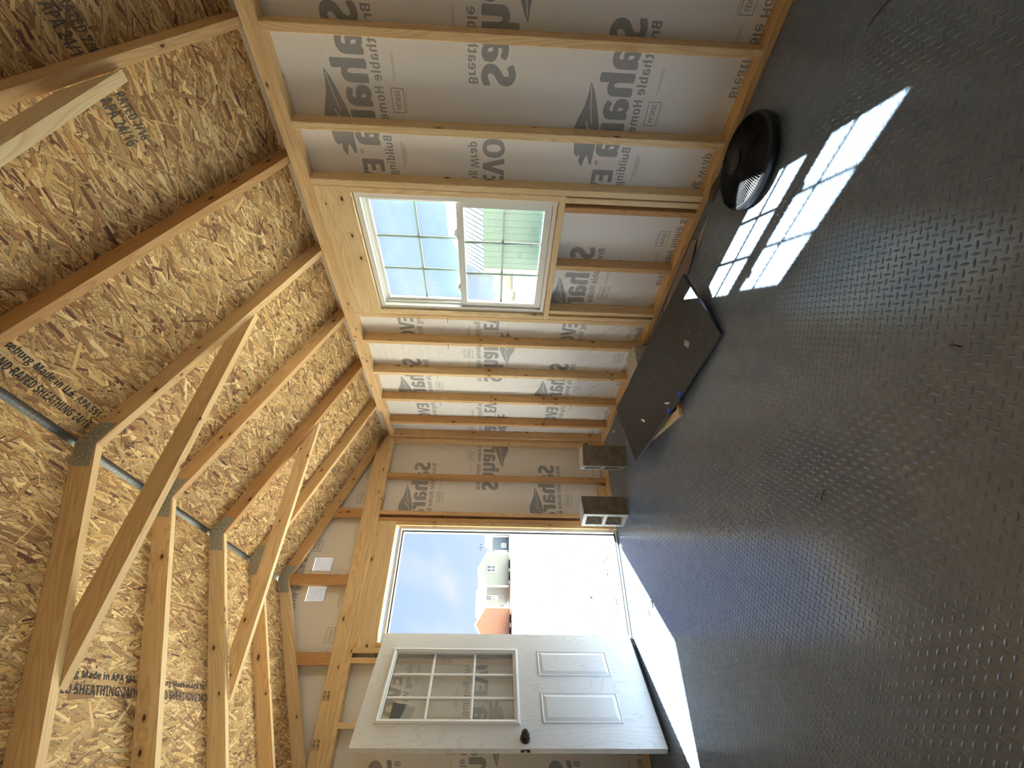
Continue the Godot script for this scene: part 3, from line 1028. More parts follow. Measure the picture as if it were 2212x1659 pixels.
	# knob on both faces and latch in the edge
	for f in 2:
		var k := Node3D.new()
		k.name = "knob"
		leaf.add_child(k, true)
		k.position = Vector3(X.call(0.830), 0.952, 0.0 if f == 0 else -0.044)
		k.rotation.x = PI / 2 if f == 0 else -PI / 2
		var s3 := surf()
		lathe(s3, [Vector2(0.0, 0.010), Vector2(0.028, 0.009), Vector2(0.034, 0.004), Vector2(0.034, 0.0)], 32)
		obj("rose", s3, M.black, k)
		s3 = surf()
		lathe(s3, [Vector2(0.0, 0.066), Vector2(0.014, 0.065), Vector2(0.023, 0.058), Vector2(0.0275, 0.047), Vector2(0.026, 0.036), Vector2(0.019, 0.027), Vector2(0.012, 0.022), Vector2(0.011, 0.008)], 32)
		obj("grip", s3, M.black, k)
	plain_box(leaf, "latch_plate", Vector3(-0.0012, 0.923, -0.034), Vector3(0.0, 0.983, -0.010), M.black)
	plain_box(leaf, "latch_bolt", Vector3(-0.011, 0.944, -0.029), Vector3(-0.001, 0.962, -0.015), M.alloy, 1, 0.003)
	plain_box(leaf, "door_sweep", Vector3(0.004, 0.010, -0.030), Vector3(W - 0.01, H0, -0.014), M.rubber, 0)
	for y in [0.25, 1.05, 1.85]:
		var s4 := surf()
		tube(s4, [Vector3(W + 0.004, y - 0.05, -0.047), Vector3(W + 0.004, y + 0.05, -0.047)], 0.006, 10)
		obj("hinge_pin", s4, M.black, leaf)
	# torn sticker on the glass
	var st := Node3D.new()
	st.name = "sticker"
	leaf.add_child(st)
	st.set_meta("label", "torn dark sticker with pale letters on the glass")
	var s5 := surf()
	extrude(s5, PackedVector2Array([Vector2(X.call(0.700), 1.770), Vector2(X.call(0.590), 1.775), Vector2(X.call(0.578), 1.868), Vector2(X.call(0.690), 1.868)]), Vector3(0, 0, -0.0199), Vector3.RIGHT, Vector3.UP, Vector3.BACK, 0.0004)
	obj("sticker_film", s5, flat_mat(lin(0.06, 0.075, 0.075), 0.5), st)
	s5 = surf()
	extrude(s5, PackedVector2Array([Vector2(X.call(0.715), 1.742), Vector2(X.call(0.612), 1.706), Vector2(X.call(0.600), 1.770), Vector2(X.call(0.700), 1.800)]), Vector3(0, 0, -0.0196), Vector3.RIGHT, Vector3.UP, Vector3.BACK, 0.0003)
	obj("torn_backing", s5, flat_mat(lin(0.30, 0.29, 0.25), 0.6), st)
	var t := stamp(st, "LaCo", Vector3(X.call(0.585), 1.785, -0.0193), Vector3.ZERO, 0.045, 0.100, flat_mat(lin(0.5, 0.5, 0.45), 0.6), Vector3.LEFT, Vector3.UP)
	t.name = "sticker_letters"

# a mitred moulding: profile points are (distance in from the outline, height off the face)
func moulding(parent: Node, called: String, lo: Vector2, hi: Vector2, z0: float, kz: float, prof: Array) -> void:
	var s := surf()
	for k in prof.size() - 1:
		var a: Array = prof[k]
		var b: Array = prof[k + 1]
		var ca := [Vector2(lo.x + a[0], lo.y + a[0]), Vector2(hi.x - a[0], lo.y + a[0]), Vector2(hi.x - a[0], hi.y - a[0]), Vector2(lo.x + a[0], hi.y - a[0])]
		var cb := [Vector2(lo.x + b[0], lo.y + b[0]), Vector2(hi.x - b[0], lo.y + b[0]), Vector2(hi.x - b[0], hi.y - b[0]), Vector2(lo.x + b[0], hi.y - b[0])]
		for i in 4:
			var j := (i + 1) % 4
			var p := [Vector3(ca[i].x, ca[i].y, z0 + kz * a[1]), Vector3(ca[j].x, ca[j].y, z0 + kz * a[1]), Vector3(cb[j].x, cb[j].y, z0 + kz * b[1]), Vector3(cb[i].x, cb[i].y, z0 + kz * b[1])]
			var n: Vector3 = (p[1] - p[0]).cross(p[3] - p[0]).normalized()
			if n.z * kz < 0.0: n = -n
			poly_face(s, p, n, Vector3.RIGHT, Vector2.ONE, Vector2.ZERO)
	obj(called, s, M.skin, parent)

func build_ground() -> void:
	var g := thing("ground", "bare pale desert dirt outside, scattered with pebbles and weeds", "ground", Vector3.ZERO, "", "structure")
	var s := surf()
	var n := FastNoiseLite.new()
	n.seed = 3
	n.frequency = 0.35
	# gently uneven near the shed, flat further out
	var cell := 0.5
	var y := func(x: float, z: float) -> float: return GROUND + 0.035 * n.get_noise_2d(x, z)
	for i in 120:
		for j in 120:
			var x0 := -14.0 + i * cell
			var z0 := -50.0 + j * cell
			var q := [Vector3(x0, y.call(x0, z0), z0), Vector3(x0 + cell, y.call(x0 + cell, z0), z0), Vector3(x0 + cell, y.call(x0 + cell, z0 + cell), z0 + cell), Vector3(x0, y.call(x0, z0 + cell), z0 + cell)]
			var nn: Vector3 = (q[2] - q[0]).cross(q[1] - q[0]).normalized()
			if nn.y < 0.0: nn = -nn
			poly_face(s, q, nn, Vector3.RIGHT, Vector2.ONE / 2.6, Vector2.ZERO)
	obj("near_soil", s, M.dirt, g)
	s = surf()
	for r in [[-160.0, -240.0, 200.0, -50.0], [-160.0, -50.0, -14.0, 80.0], [46.0, -50.0, 200.0, 80.0], [-14.0, 10.0, 46.0, 80.0]]:
		var q := [Vector3(r[0], GROUND, r[1]), Vector3(r[2], GROUND, r[1]), Vector3(r[2], GROUND, r[3]), Vector3(r[0], GROUND, r[3])]
		poly_face(s, q, Vector3.UP, Vector3.RIGHT, Vector2.ONE / 2.6, Vector2.ZERO)
	obj("far_soil", s, M.dirt, g)
	# stones lying on the soil
	var lump := surf()
	var pr := []
	for k in 5: pr.append(Vector2(0.5 * sin(PI * k / 4.0) + 0.001, 0.5 * cos(PI * k / 4.0) * 0.6))
	lathe(lump, pr, 6)
	var lm: ArrayMesh = lump.commit()
	lm.surface_set_material(0, tri_noise(noise_image(64, 2, 0.1, Color(0.20, 0.175, 0.13), Color(0.42, 0.38, 0.30), 2, 2.0), 2.0))
	var mm := MultiMesh.new()
	mm.transform_format = MultiMesh.TRANSFORM_3D
	mm.mesh = lm
	mm.instance_count = 9000
	for k in 9000:
		var d := 0.6 + 30.0 * pow(rng.randf(), 1.9)
		var a := deg_to_rad(rng.randf_range(-12, 64))
		var x := EYE.x + 4.5 * sin(a) + d * sin(a)
		var z := EYE.z - 4.5 * cos(a) - d * cos(a)
		if z > -0.3 and x < 0.3: z -= 1.5
		var sz := (0.008 + 0.04 * pow(rng.randf(), 2.5)) * (1.0 + d * 0.05)
		mm.set_instance_transform(k, Transform3D(Basis(Vector3.UP, rng.randf() * TAU).scaled(Vector3(sz, sz * 0.7, sz * rng.randf_range(0.6, 1.2))), Vector3(x, y.call(x, z) + sz * 0.15, z)))
	var mi := MultiMeshInstance3D.new()
	mi.name = "pebbles"
	mi.multimesh = mm
	mi.set_meta("kind", "stuff")
	g.add_child(mi)

func concrete_block(called: String, at: Vector3, turn: float, label: String) -> Node3D:
	# stands on end: 0.397 high, its cored face (two holes) towards its own -x
	var b := thing(called, label, "block", at, "concrete blocks on the floor")
	b.rotation.y = turn
	var W := 0.192
	var H := 0.397
	var t := 0.032
	# long outer skins, stained
	var s := surf()
	box(s, Vector3(-W / 2, 0.0, W / 2 - t), Vector3(W / 2, H, W / 2), 1, 0.003)
	obj("face_shell", s, M.stained, b)
	s = surf()
	box(s, Vector3(-W / 2, 0.0, -W / 2), Vector3(W / 2, H, -W / 2 + t), 1, 0.003)
	obj("face_shell", s, M.concrete, b)
	for y in [[0.0, t], [H / 2 - t / 2, H / 2 + t / 2], [H - t, H]]:
		s = surf()
		box(s, Vector3(-W / 2, y[0], -W / 2 + t - 0.001), Vector3(W / 2, y[1], W / 2 - t + 0.001), 2, 0.003)
		obj("web", s, M.concrete, b)
	# the cut faces show clean cement: a thin trowelled edge on the cored side and the top
	s = surf()
	var edge := 0.0015
	for r in [[-W / 2, 0.0, -W / 2 + t, H], [W / 2 - t, 0.0, W / 2, H], [-W / 2 + t, 0.0, W / 2 - t, t], [-W / 2 + t, H / 2 - t / 2, W / 2 - t, H / 2 + t / 2], [-W / 2 + t, H - t, W / 2 - t, H]]:
		extrude(s, rect(r[0], r[1], r[2], r[3]), Vector3(-W / 2, 0, 0), Vector3.BACK, Vector3.UP, Vector3.LEFT, edge)
	obj("cored_face", s, M.concrete, b)
	return b

func build_things() -> void:
	concrete_block("concrete_block", Vector3(-0.477, 0, 0.535), -0.298, "concrete block on end nearest the wall corner, beside the black board")
	concrete_block("concrete_block", Vector3(-0.906, 0, 0.304), 0.217, "concrete block on end beside the doorway, its two holes showing")
	# solid block against the right wall
	var b := thing("solid_block", "grey solid concrete block lying against the wall behind the black board", "block", Vector3(-0.118, 0, 1.50), "concrete blocks on the floor")
	b.rotation.y = -0.08
	plain_box(b, "block_body", Vector3(-0.1, 0, -0.11), Vector3(0.1, 0.115, 0.1), M.concrete, 1, 0.004)
	black_board()
	fan()
	litter()

func black_board() -> void:
	var A := Vector3(-0.2754, 0.100, 2.5191)
	var B := Vector3(-0.7836, 0.020, 2.5227)
	var C := Vector3(-0.8239, 0.100, 1.1268)
	var b := thing("black_board", "long black laminate board lying tilted on blocks by the right wall", "board", B)
	var ez := (B - C).normalized()
	var ex := ((A - B) - ez * (A - B).dot(ez)).normalized()
	var ey := ez.cross(ex)
	b.basis = Basis(ex, ey, ez)
	var wide := (A - B).dot(ex)
	var long := (C - B).length()
	plain_box(b, "panel", Vector3(0, -0.018, -long), Vector3(wide, 0.0, 0), tri_noise(noise_image(256, 44, 0.02, Color(0.165, 0.17, 0.175), Color(0.205, 0.21, 0.215), 4, 1.6), 1.5, 0.38), 2, 0.002)
	plain_box(b, "edge_band", Vector3(-0.002, -0.0185, -long), Vector3(0.0, -0.001, 0.0), flat_mat(lin(0.11, 0.12, 0.115), 0.6), 2)
	# chipped and bare marks, tape and sticker
	var spots := [[0.18, 0.262, 0.052, 0.036, Color(0.62, 0.62, 0.62), "square_sticker"]]
	for q in spots:
		var s := surf()
		extrude(s, rect(-q[2] / 2, -q[3] / 2, q[2] / 2, q[3] / 2), Vector3(q[0], 0.0003, -q[1]), ex_local(0.0), ez_local(0.0), Vector3.UP, 0.0004)
		obj(q[5], s, flat_mat(q[4], 0.6), b)
	for q in [[0.165, 1.065, 0.075, 0.020, 0.25], [0.055, 0.700, 0.080, 0.016, 0.05]]:
		var s := surf()
		var poly := PackedVector2Array()
		for k in 14:
			var t := TAU * k / 14.0
			var rr := rng.randf_range(0.65, 1.1)
			poly.append(Vector2(cos(t) * q[3] * 0.5 * rr, sin(t) * q[2] * 0.5 * rr).rotated(q[4] + 0.6))
		extrude(s, poly, Vector3(q[0], 0.0003, -q[1]), Vector3.RIGHT, Vector3.BACK, Vector3.UP, 0.0004)
		obj("paint_smear", s, flat_mat(Color(0.93, 0.93, 0.92), 0.7), b)
	for k in 26:
		var s := surf()
		var r := rng.randf_range(0.0012, 0.0035)
		extrude(s, rect(-r, -r * 0.7, r, r * 0.7, r * 0.3), Vector3(rng.randf_range(0.02, wide - 0.02), 0.0003, -rng.randf_range(0.1, long - 0.03)), Vector3.RIGHT, Vector3.BACK, Vector3.UP, 0.0005)
		obj("chip", s, flat_mat(Color(0.72, 0.72, 0.70), 0.8), b)
	for q in [[0.538, 0.04], [0.718, 0.04]]:
		var s := surf()
		extrude(s, rect(-0.003, -q[1] / 2, 0.028, q[1] / 2), Vector3(0, 0.0004, -q[0]), Vector3.RIGHT, Vector3.BACK, Vector3.UP, 0.0005)
		extrude(s, rect(-0.017, -q[1] / 2, 0.0006, q[1] / 2), Vector3(-0.0028, 0, -q[0]), Vector3.UP, Vector3.BACK, Vector3.LEFT, 0.0005)
		obj("tape_patch", s, flat_mat(Color(0.16, 0.33, 0.72), 0.7), b)
	# timber offcut that props up its low edge
	var l := thing("timber_offcut", "pale sawn timber offcut wedged under the black board", "lumber", Vector3(-0.80, 0, 1.585))
	l.rotation.y = -0.232
	timber(l, "board", Vector3(0.0, 0.0, -0.32), Vector3(0.05, 0.026, 0.28), 2, woods[2])
	timber(l, "cross_piece", Vector3(0.0505, 0.0, 0.235), Vector3(0.12, 0.020, 0.275), 0, woods[3])

func ex_local(_a: float) -> Vector3: return Vector3(0.90, 0, -0.43)
func ez_local(_a: float) -> Vector3: return Vector3(0.43, 0, 0.90)

func fan() -> void:
	var f := thing("floor_fan", "round black fan head with radial grille lying face up by wall", "fan", Vector3(-0.28, 0, 3.19))
	var R := 0.220
	var s := surf()
	lathe(s, [Vector2(0.0, 0.004), Vector2(R - 0.05, 0.0), Vector2(R - 0.008, 0.008), Vector2(R, 0.025), Vector2(R - 0.002, 0.043), Vector2(R - 0.010, 0.052), Vector2(R - 0.018, 0.050), Vector2(R - 0.020, 0.040), Vector2(R - 0.024, 0.030)], 72)
	obj("rim", s, M.black, f)
	s = surf()
	lathe(s, [Vector2(R - 0.022, 0.030), Vector2(0.1, 0.045), Vector2(0.0, 0.05)], 48)
	obj("inner_dish", s, M.rubber, f)
	s = surf()
	lathe(s, [Vector2(0.0, 0.098), Vector2(0.040, 0.097), Vector2(0.050, 0.092), Vector2(0.054, 0.086), Vector2(0.053, 0.078)], 40)
	obj("hub_cap", s, flat_mat(lin(0.011, 0.011, 0.010), 0.5), f)
	s = surf()
	var torus := []
	for k in 13: torus.append(Vector2(0.050 + 0.006 * cos(TAU * k / 12.0), 0.094 + 0.005 * sin(TAU * k / 12.0)))
	lathe(s, torus, 40)
	obj("hub_ring", s, M.black, f)
	var curve := func(t: float) -> Vector3: return Vector3(lerpf(0.052, R - 0.014, t), 0.090 - 0.040 * pow(t, 1.8), 0)
	s = surf()
	var path := []
	for k in 9: path.append(curve.call(k / 8.0))
	for k in 8:
		var a: Vector3 = path[k]
		var b: Vector3 = path[k + 1]
		var h := 0.0011
		for q in [[Vector3(0, h, h), Vector3(0, h, -h), Vector3.UP], [Vector3(0, -2 * h, h), Vector3(0, h, h), Vector3.BACK], [Vector3(0, h, -h), Vector3(0, -2 * h, -h), Vector3.FORWARD]]:
			poly_face(s, [a + q[0], b + q[0], b + q[1], a + q[1]], q[2], Vector3.RIGHT, Vector2.ONE, Vector2.ZERO)
	var rib: ArrayMesh = s.commit()
	for k in 110:
		var o := obj("grille_rib", rib, M.black, f)
		o.rotation.y = TAU * k / 110.0
	for t in [0.3, 0.62]:
		s = surf()
		var c: Vector3 = curve.call(t)
		var ring := []
		for k in 9: ring.append(Vector2(c.x + 0.0016 * cos(TAU * k / 8.0), c.y - 0.003 + 0.0016 * sin(TAU * k / 8.0)))
		lathe(s, ring, 64)
		obj("grille_ring", s, M.black, f)

func scrap(called: String, label: String, category: String, at: Vector3, pts: Array, mat: Material, lift := 0.004) -> void:
	# a small crumpled sheet on the floor
	var s := surf()
	var mid := Vector3(0, lift, 0)
	for i in pts.size():
		var a: Array = pts[i]
		var b: Array = pts[(i + 1) % pts.size()]
		var p := Vector3(a[0], 0.0005 + lift * 0.3 * (i % 2), a[1])
		var q := Vector3(b[0], 0.0005 + lift * 0.3 * ((i + 1) % 2), b[1])
		var n := (q - p).cross(mid - p).normalized()
		if n.y < 0.0: n = -n
		tri(s, p, q, mid, n)
		tri(s, p - Vector3(0, 0.0004, 0), q - Vector3(0, 0.0004, 0), mid - Vector3(0, 0.0006, 0), -n)
	var o := obj(called, s, mat)
	o.position = at
	tag(o, label, category)

func litter() -> void:
	var s := surf()
	box(s, Vector3(-0.028, 0.002, -0.009), Vector3(0.028, 0.005, 0.009), 0, 0.001)
	var o := obj("tape_strip", s, flat_mat(Color(0.20, 0.45, 0.80), 0.7))
	o.position = Vector3(-1.775, 0.001, 0.52)
	o.rotation.y = 0.5
	tag(o, "short strip of blue tape on the sunlit floor by the door", "tape")
	scrap("dry_leaf", "small dark dry leaf on floor near the doorway", "leaf", Vector3(-1.744, 0.002, 0.634), [[-0.03, 0.0], [-0.012, 0.016], [0.012, 0.014], [0.03, -0.002], [0.012, -0.018], [-0.014, -0.014]], flat_mat(lin(0.08, 0.06, 0.045), 0.9), 0.014)
	scrap("paper_scrap", "torn strip of pale wrap on floor under the window", "paper", Vector3(-0.105, 0.002, 2.685), [[-0.022, -0.11], [0.012, -0.07], [0.024, 0.02], [0.01, 0.11], [-0.008, 0.05], [-0.024, -0.04]], flat_mat(lin(0.32, 0.28, 0.24), 0.8), 0.006)
	scrap("leaf_heap", "crumpled brown leaf litter beside the black fan", "leaf", Vector3(-0.035, 0.002, 2.925), [[-0.035, -0.06], [0.01, -0.07], [0.028, -0.01], [0.022, 0.06], [-0.012, 0.07], [-0.03, 0.02]], flat_mat(lin(0.10, 0.08, 0.055), 0.9), 0.03)
	scrap("wrap_scrap", "crumpled scrap of house wrap between board and wall", "wrap", Vector3(-0.10, 0.003, 2.34), [[-0.05, -0.32], [0.03, -0.30], [0.07, -0.1], [0.05, 0.12], [0.08, 0.24], [0.0, 0.30], [-0.05, 0.1]], flat_mat(lin(0.26, 0.20, 0.18), 0.8), 0.045)
	scrap("white_crumb", "small white crumb on floor in the far corner", "scrap", Vector3(-0.115, 0.002, 0.42), [[-0.012, -0.014], [0.014, -0.01], [0.01, 0.014], [-0.012, 0.01]], flat_mat(lin(0.6, 0.58, 0.55), 0.9), 0.02)
	var tw := flat_mat(lin(0.035, 0.02, 0.015), 0.9)
	for q in [[Vector3(-1.639, 0.003, 3.358), 0.016, 0.7, "tiny dark twig on the floor near the right edge of picture"], [Vector3(-1.771, 0.003, 2.697), 0.022, 2.2, "tiny dark twig lying in the middle of the floor"], [Vector3(-0.60, 0.003, 3.83), 0.05, 1.1, "dry grass twig in the dark near corner of floor"]]:
		var s2 := surf()
		tube(s2, [Vector3(-q[1], 0, 0), Vector3(0, 0.002, 0.003), Vector3(q[1], 0, 0)], 0.002, 5)
		var t := obj("twig", s2, tw)
		t.position = q[0]
		t.rotation.y = q[2]
		tag(t, q[3], "twig")

# ---------------------------------------------------------------- outside
func far_at(az: float, d: float, y := GROUND) -> Vector3:
	return Vector3(EYE.x + d * sin(deg_to_rad(az)), y, EYE.z - d * cos(deg_to_rad(az)))

func slab_between(parent: Node, called: String, a: Vector3, b: Vector3, c: Vector3, d: Vector3, thick: float, mat: Material) -> MeshInstance3D:
	# a flat board with the four corners a b c d, thickened along its normal
	var s := surf()
	var n := (b - a).cross(d - a).normalized()
	var o := a
	var q := [a - o, b - o, c - o, d - o]
	var e := []
	for p in q: e.append(p + n * thick)
	poly_face(s, q, -n, (b - a).normalized(), Vector2.ONE, Vector2.ZERO)
	poly_face(s, e, n, (b - a).normalized(), Vector2.ONE, Vector2.ZERO)
	for i in 4:
		var j := (i + 1) % 4
		var side: Vector3 = (q[j] - q[i]).cross(n).normalized()
		poly_face(s, [q[i], q[j], e[j], e[i]], side, n, Vector2.ONE, Vector2.ZERO)
	var m := obj(called, s, mat, parent)
	m.position = o
	return m

# a small gabled shed: base corner m (nearest), gable along unit u (wide), side along unit v (long), walls eave high
func small_shed(called: String, label: String, m: Vector3, u: Vector3, wide: float, v: Vector3, long: float, eave: float, peak: float, wall: Material, trim: Material, roof: Material) -> Node3D:
	var b := thing(called, label, "shed", m)
	var up := Vector3.UP
	var s := surf()
	var n := u.cross(v).normalized()
	extrude(s, PackedVector2Array([Vector2(0, 0.12), Vector2(wide, 0.12), Vector2(wide, eave), Vector2(wide / 2, peak), Vector2(0, eave)]), Vector3.ZERO, u, up, v, long)
	obj("walls", s, wall, b)
	for k in 2:
		var x0 := -0.12 if k == 0 else wide + 0.12
		var y0 := eave - 0.12 * (peak - eave) / (wide / 2)
		var a := u * x0 + up * y0 - v * 0.1
		var c := u * (wide / 2) + up * peak - v * 0.1
		slab_between(b, "roof_slope", a, a + v * (long + 0.2), c + v * (long + 0.2), c, 0.04 if k == 0 else -0.04, roof)
		# white barge boards and corner boards
		var f := surf()
		var d := (c - a)
		var perp := Vector3(0, -0.13, 0)
		for p in [[a - v * 0.02, c - v * 0.02]]:
			var q := [p[0], p[1], p[1] + perp, p[0] + perp]
			poly_face(f, q, -v, d.normalized(), Vector2.ONE, Vector2.ZERO)
			poly_face(f, [q[0] + v * 0.03, q[1] + v * 0.03, q[2] + v * 0.03, q[3] + v * 0.03], v, d.normalized(), Vector2.ONE, Vector2.ZERO)
		obj("barge_board", f, trim, b)
		var xc := 0.0 if k == 0 else wide
		var c0 := surf()
		extrude(c0, rect(xc - 0.06, 0.12, xc + 0.06, eave), -v * 0.02, u, up, v, 0.1)
		obj("corner_board", c0, trim, b)
	for k in 3:
		var c1 := surf()
		extrude(c1, rect(wide * (0.08 + 0.36 * k), 0.0, wide * (0.08 + 0.36 * k) + 0.3, 0.13), v * 0.05, u, up, v, long - 0.1)
		obj("skid", c1, woods[2], b)
	var gr := surf()
	for k in range(1, 14):
		extrude(gr, rect(wide * k / 14.0 - 0.008, 0.14, wide * k / 14.0 + 0.008, eave), -v * 0.006, u, up, v, 0.01)
	obj("siding_battens", gr, wall, b)
	return b

func shed_window(b: Node, o: Vector3, u: Vector3, out: Vector3, w: float, h: float, trim: Material) -> void:
	var f := Node3D.new()
	f.name = "window"
	b.add_child(f, true)
	f.position = o
	ring_frame(f, "frame", Vector2(0, 0), Vector2(w, h), 0.09, 0.09, 0.09, 0.09, Vector3.ZERO, u, Vector3.UP, out, 0.05, trim)
	for k in 2:
		var s := surf()
		var y0 := 0.09 if k == 0 else h / 2 + 0.02
		var y1 := h / 2 - 0.02 if k == 0 else h - 0.09
		extrude(s, rect(0.09, y0, w - 0.09, y1), Vector3.ZERO, u, Vector3.UP, out, 0.02)
		obj("pane", s, flat_mat(lin(0.05, 0.06, 0.07), 0.1), f)
	var s2 := surf()
	extrude(s2, rect(0.09, h / 2 - 0.02, w - 0.09, h / 2 + 0.02), Vector3.ZERO, u, Vector3.UP, out, 0.04)
	extrude(s2, rect(w / 2 - 0.02, 0.09, w / 2 + 0.02, h - 0.09), Vector3.ZERO, u, Vector3.UP, out, 0.039)
	obj("bars", s2, trim, f)

func build_outdoors() -> void:
	var white := flat_mat(lin(0.55, 0.545, 0.52), 0.7)
	var metal_white := flat_mat(lin(0.48, 0.50, 0.52), 0.45)
	# grey shed seen at three quarters
	var m := far_at(12.61, 41.0)
	var lat := Vector3(cos(deg_to_rad(12.6)), 0, sin(deg_to_rad(12.6)))
	var away := Vector3(sin(deg_to_rad(12.6)), 0, -cos(deg_to_rad(12.6)))
	var ph := deg_to_rad(25.0)
	var u := lat * cos(ph) + away * sin(ph)
	var v := -lat * sin(ph) + away * cos(ph)
	var grey := flat_mat(lin(0.15, 0.162, 0.158), 0.85)
	var g := small_shed("garden_shed", "grey shed with white trim and pale metal roof beyond the doorway", m, u, 3.0, v, 3.7, 2.1, 2.85, grey, white, metal_white)
	shed_window(g, u * 1.15 + Vector3.UP * 1.22, u, -v, 0.72, 0.88, white)
	shed_window(g, v * 1.7 + Vector3.UP * 1.0, v, -u, 0.95, 1.1, white)
	# brown shed, nearer, half hidden by the door leaf
	var m2 := far_at(6.7, 38.0)
	var brown := flat_mat(lin(0.21, 0.095, 0.065), 0.85)
	var lat2 := Vector3(cos(deg_to_rad(8.4)), 0, sin(deg_to_rad(8.4)))
	var aw2 := Vector3(sin(deg_to_rad(8.4)), 0, -cos(deg_to_rad(8.4)))
	small_shed("garden_shed", "reddish brown shed with cream trim partly hidden by the open door", m2, lat2, 2.42, aw2, 4.0, 2.08, 2.84, brown, flat_mat(lin(0.74, 0.60, 0.40), 0.8), metal_white)
	# long pale roof far behind the two
	var fb := thing("far_barn", "far pale metal-roofed barn showing between grey and brown sheds", "building", far_at(9.2, 62.0))
	var s := surf()
	extrude(s, rect(0, 0, 3.4, 2.6), Vector3.ZERO, lat2, Vector3.UP, aw2, 5.0)
	obj("walls", s, flat_mat(lin(0.42, 0.38, 0.32), 0.9), fb)
	slab_between(fb, "roof_slope", Vector3.UP * 2.55 - lat2 * 0.3, Vector3.UP * 2.55 + lat2 * 3.7, Vector3.UP * 3.5 + lat2 * 3.3 + aw2 * 2.5, Vector3.UP * 3.5 + lat2 * 0.1 + aw2 * 2.5, 0.05, metal_white)
	# blue-grey house with a white metal hip roof and a cross-shaped aerial
	var hb := thing("house", "low blue-grey house with white metal roof at edge of doorway view", "house", far_at(16.6, 45.5))
	var lat3 := Vector3(cos(deg_to_rad(18.0)), 0, sin(deg_to_rad(18.0)))
	var aw3 := Vector3(sin(deg_to_rad(18.0)), 0, -cos(deg_to_rad(18.0)))
	s = surf()
	extrude(s, rect(0, 0, 6.0, 1.72), aw3 * 0.4, lat3, Vector3.UP, aw3, 5.0)
	obj("walls", s, flat_mat(lin(0.085, 0.11, 0.15), 0.8), hb)
	slab_between(hb, "roof_slope", Vector3.UP * 1.62 - lat3 * 0.1, Vector3.UP * 1.62 + lat3 * 6.2, Vector3.UP * 2.34 + lat3 * 5.2 + aw3 * 1.6, Vector3.UP * 2.34 + lat3 * 0.25 + aw3 * 1.6, 0.05, metal_white)
	for k in 2:
		s = surf()
		extrude(s, rect(1.22 + 2.6 * k, 0, 1.36 + 2.6 * k, 1.64), Vector3.ZERO, lat3, Vector3.UP, aw3, 0.12)
		obj("porch_post", s, white, hb)
	shed_window(hb, lat3 * 0.25 + aw3 * 0.37 + Vector3.UP * 0.25, lat3, -aw3, 0.42, 0.5, white)
	var ae := thing("roof_aerial", "thin cross-shaped aerial standing on the white metal roof", "aerial", far_at(16.9, 46.6, GROUND + 2.1))
	s = surf()
	tube(s, [Vector3.ZERO, Vector3.UP * 0.95], 0.02, 6)
	tube(s, [Vector3.UP * 0.68 - lat3 * 0.28, Vector3.UP * 0.68 + lat3 * 0.28], 0.02, 6)
	tube(s, [Vector3.UP * 0.55 + lat3 * 0.28, Vector3.UP * 0.8 + lat3 * 0.28], 0.018, 6)
	tube(s, [Vector3.UP * 0.55 - lat3 * 0.28, Vector3.UP * 0.8 - lat3 * 0.28], 0.018, 6)
	obj("mast", s, M.black, ae)
	# green barn close by, outside the window
	var p0 := far_at(52.15, 18.6)
	var p1 := far_at(66.0, 15.2)
	var along := (p1 - p0).normalized()
	var back := Vector3(-along.z, 0, along.x)
	if back.dot(p0 - EYE) < 0.0: back = -back
	var barn := thing("green_barn", "sage green barn with ribbed metal gambrel roof outside the window", "building", p0)
	var L := 9.0
	s = surf()
	extrude(s, rect(0.12, 0.12, L, 2.40), Vector3.ZERO, along, Vector3.UP, back, 4.2)
	obj("walls", s, flat_mat(lin(0.092, 0.108, 0.086), 0.85), barn)
	s = surf()
	extrude(s, rect(-0.04, 0.05, 0.14, 2.40), back * -0.03, along, Vector3.UP, back, 0.14)
	obj("corner_board", s, flat_mat(lin(0.45, 0.36, 0.28), 0.8), barn)
	s = surf()
	for k in range(1, 28): extrude(s, rect(0.14 + 0.305 * k, 0.14, 0.15 + 0.305 * k, 2.38), back * -0.008, along, Vector3.UP, back, 0.01)
	obj("siding_grooves", s, flat_mat(lin(0.075, 0.088, 0.07), 0.9), barn)
	var e0 := Vector3.UP * 2.33 - along * 0.12 - back * 0.1
	var e1 := Vector3.UP * 3.28 - along * 0.12 + back * 0.62
	var e2 := Vector3.UP * 3.95 - along * 0.12 + back * 2.1
	var shaded_metal := flat_mat(lin(0.13, 0.15, 0.165), 0.5)  # lower slope's shade put into a darker metal colour than the sunlit upper slope
	slab_between(barn, "roof_slope", e0, e0 + along * L, e1 + along * L, e1, 0.04, shaded_metal)
	slab_between(barn, "roof_slope", e1, e1 + along * L, e2 + along * L, e2, 0.04, metal_white)
	for k in 40:
		var o := along * (0.02 + 0.225 * k)
		var rb := surf()
		tube(rb, [e0 + o - back * 0.05, e1 + o - back * 0.03], 0.025, 5)
		tube(rb, [e1 + o + Vector3.UP * 0.05, e2 + o + Vector3.UP * 0.05], 0.022, 5)
		obj("roof_rib", rb, shaded_metal, barn)
	# tan houses far off, and a pole with a wire
	var h2 := thing("house", "distant tan house with ribbed roof beyond the green barn", "house", far_at(49.7, 60.0))
	var lat4 := Vector3(cos(deg_to_rad(50.5)), 0, sin(deg_to_rad(50.5)))
	var aw4 := Vector3(sin(deg_to_rad(50.5)), 0, -cos(deg_to_rad(50.5)))
	s = surf()
	extrude(s, rect(0, 0, 7.0, 1.95), Vector3.ZERO, lat4, Vector3.UP, aw4, 5.0)
	obj("walls", s, flat_mat(lin(0.55, 0.46, 0.30), 0.9), h2)
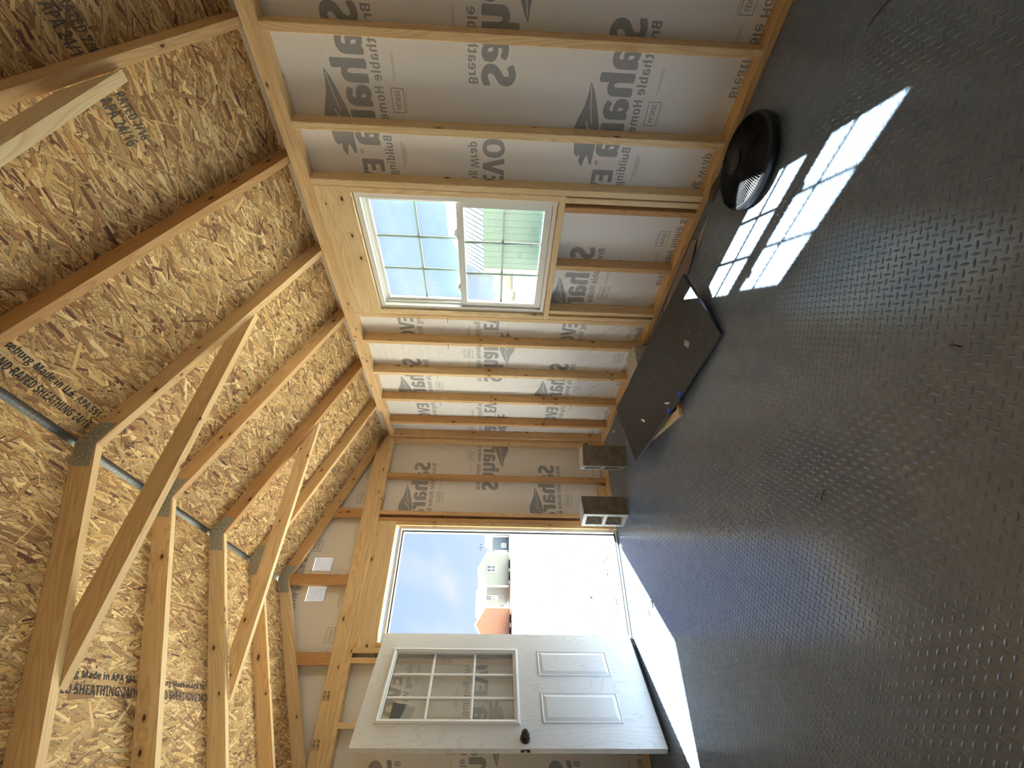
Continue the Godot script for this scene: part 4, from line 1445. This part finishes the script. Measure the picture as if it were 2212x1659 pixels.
	slab_between(h2, "roof_slope", Vector3.UP * 1.9 - lat4 * 0.3 - aw4 * 0.3, Vector3.UP * 1.9 + lat4 * 7.3 - aw4 * 0.3, Vector3.UP * 2.55 + lat4 * 7.3 + aw4 * 2.0, Vector3.UP * 2.55 - lat4 * 0.3 + aw4 * 2.0, 0.06, metal_white)
	var h3 := small_shed("garden_shed", "small distant cream cabin with grey gable left of the tan house", far_at(47.75, 50.0), lat4, 1.6, aw4, 3.0, 1.75, 2.35, flat_mat(lin(0.62, 0.52, 0.34), 0.9), white, metal_white)
	h3.set_meta("category", "cabin")
	var pole := thing("utility_pole", "thin utility pole with crossarm seen through the window", "pole", far_at(51.42, 75.0))
	s = surf()
	tube(s, [Vector3.ZERO, Vector3.UP * 7.0], 0.09, 8)
	obj("post", s, flat_mat(lin(0.12, 0.09, 0.07), 0.9), pole)
	s = surf()
	tube(s, [Vector3.UP * 6.6 - lat4 * 0.9, Vector3.UP * 6.6 + lat4 * 0.9], 0.06, 6)
	obj("crossarm", s, flat_mat(lin(0.12, 0.09, 0.07), 0.9), pole)
	# weeds
	var spots := [[17.5, 8.3], [16.6, 8.1], [15.0, 8.0], [13.3, 8.2], [11.6, 7.9], [9.6, 8.0], [13.0, 6.1], [17.8, 7.6], [49.8, 14.0], [50.6, 16.0]]
	var weed_labels := ["yellowish weed outside nearest the right jamb of the doorway", "weed outside the doorway, second from its right jamb", "weed outside the doorway below the grey shed's right corner", "weed outside the doorway straight below the grey shed's window", "weed outside the doorway below the grey shed's side wall", "weed outside the doorway below the brown shed", "lone weed closest to the threshold outside the doorway", "low weed beside the yellowish one by the right door jamb", "nearer of two weeds seen through the lower window pane", "farther of two weeds seen through the lower window pane"]
	for k in spots.size():
		var wd := surf()
		for j in 16:
			var a := rng.randf() * TAU
			var l := rng.randf_range(0.04, 0.13)
			var d := Vector3(cos(a), rng.randf_range(0.5, 1.6), sin(a)).normalized() * l
			var sd := Vector3(-sin(a), 0, cos(a)) * 0.005
			tri(wd, -sd, sd, d, Vector3(cos(a), 0.3, sin(a)).normalized())
			tri(wd, -sd, sd, d, -Vector3(cos(a), 0.3, sin(a)).normalized())
		var o := obj("weed", wd, flat_mat(lin(0.22, 0.24, 0.09), 0.9))
		var at := far_at(spots[k][0], spots[k][1])
		o.position = at
		tag(o, weed_labels[k], "weed", "weeds in the dirt outside")
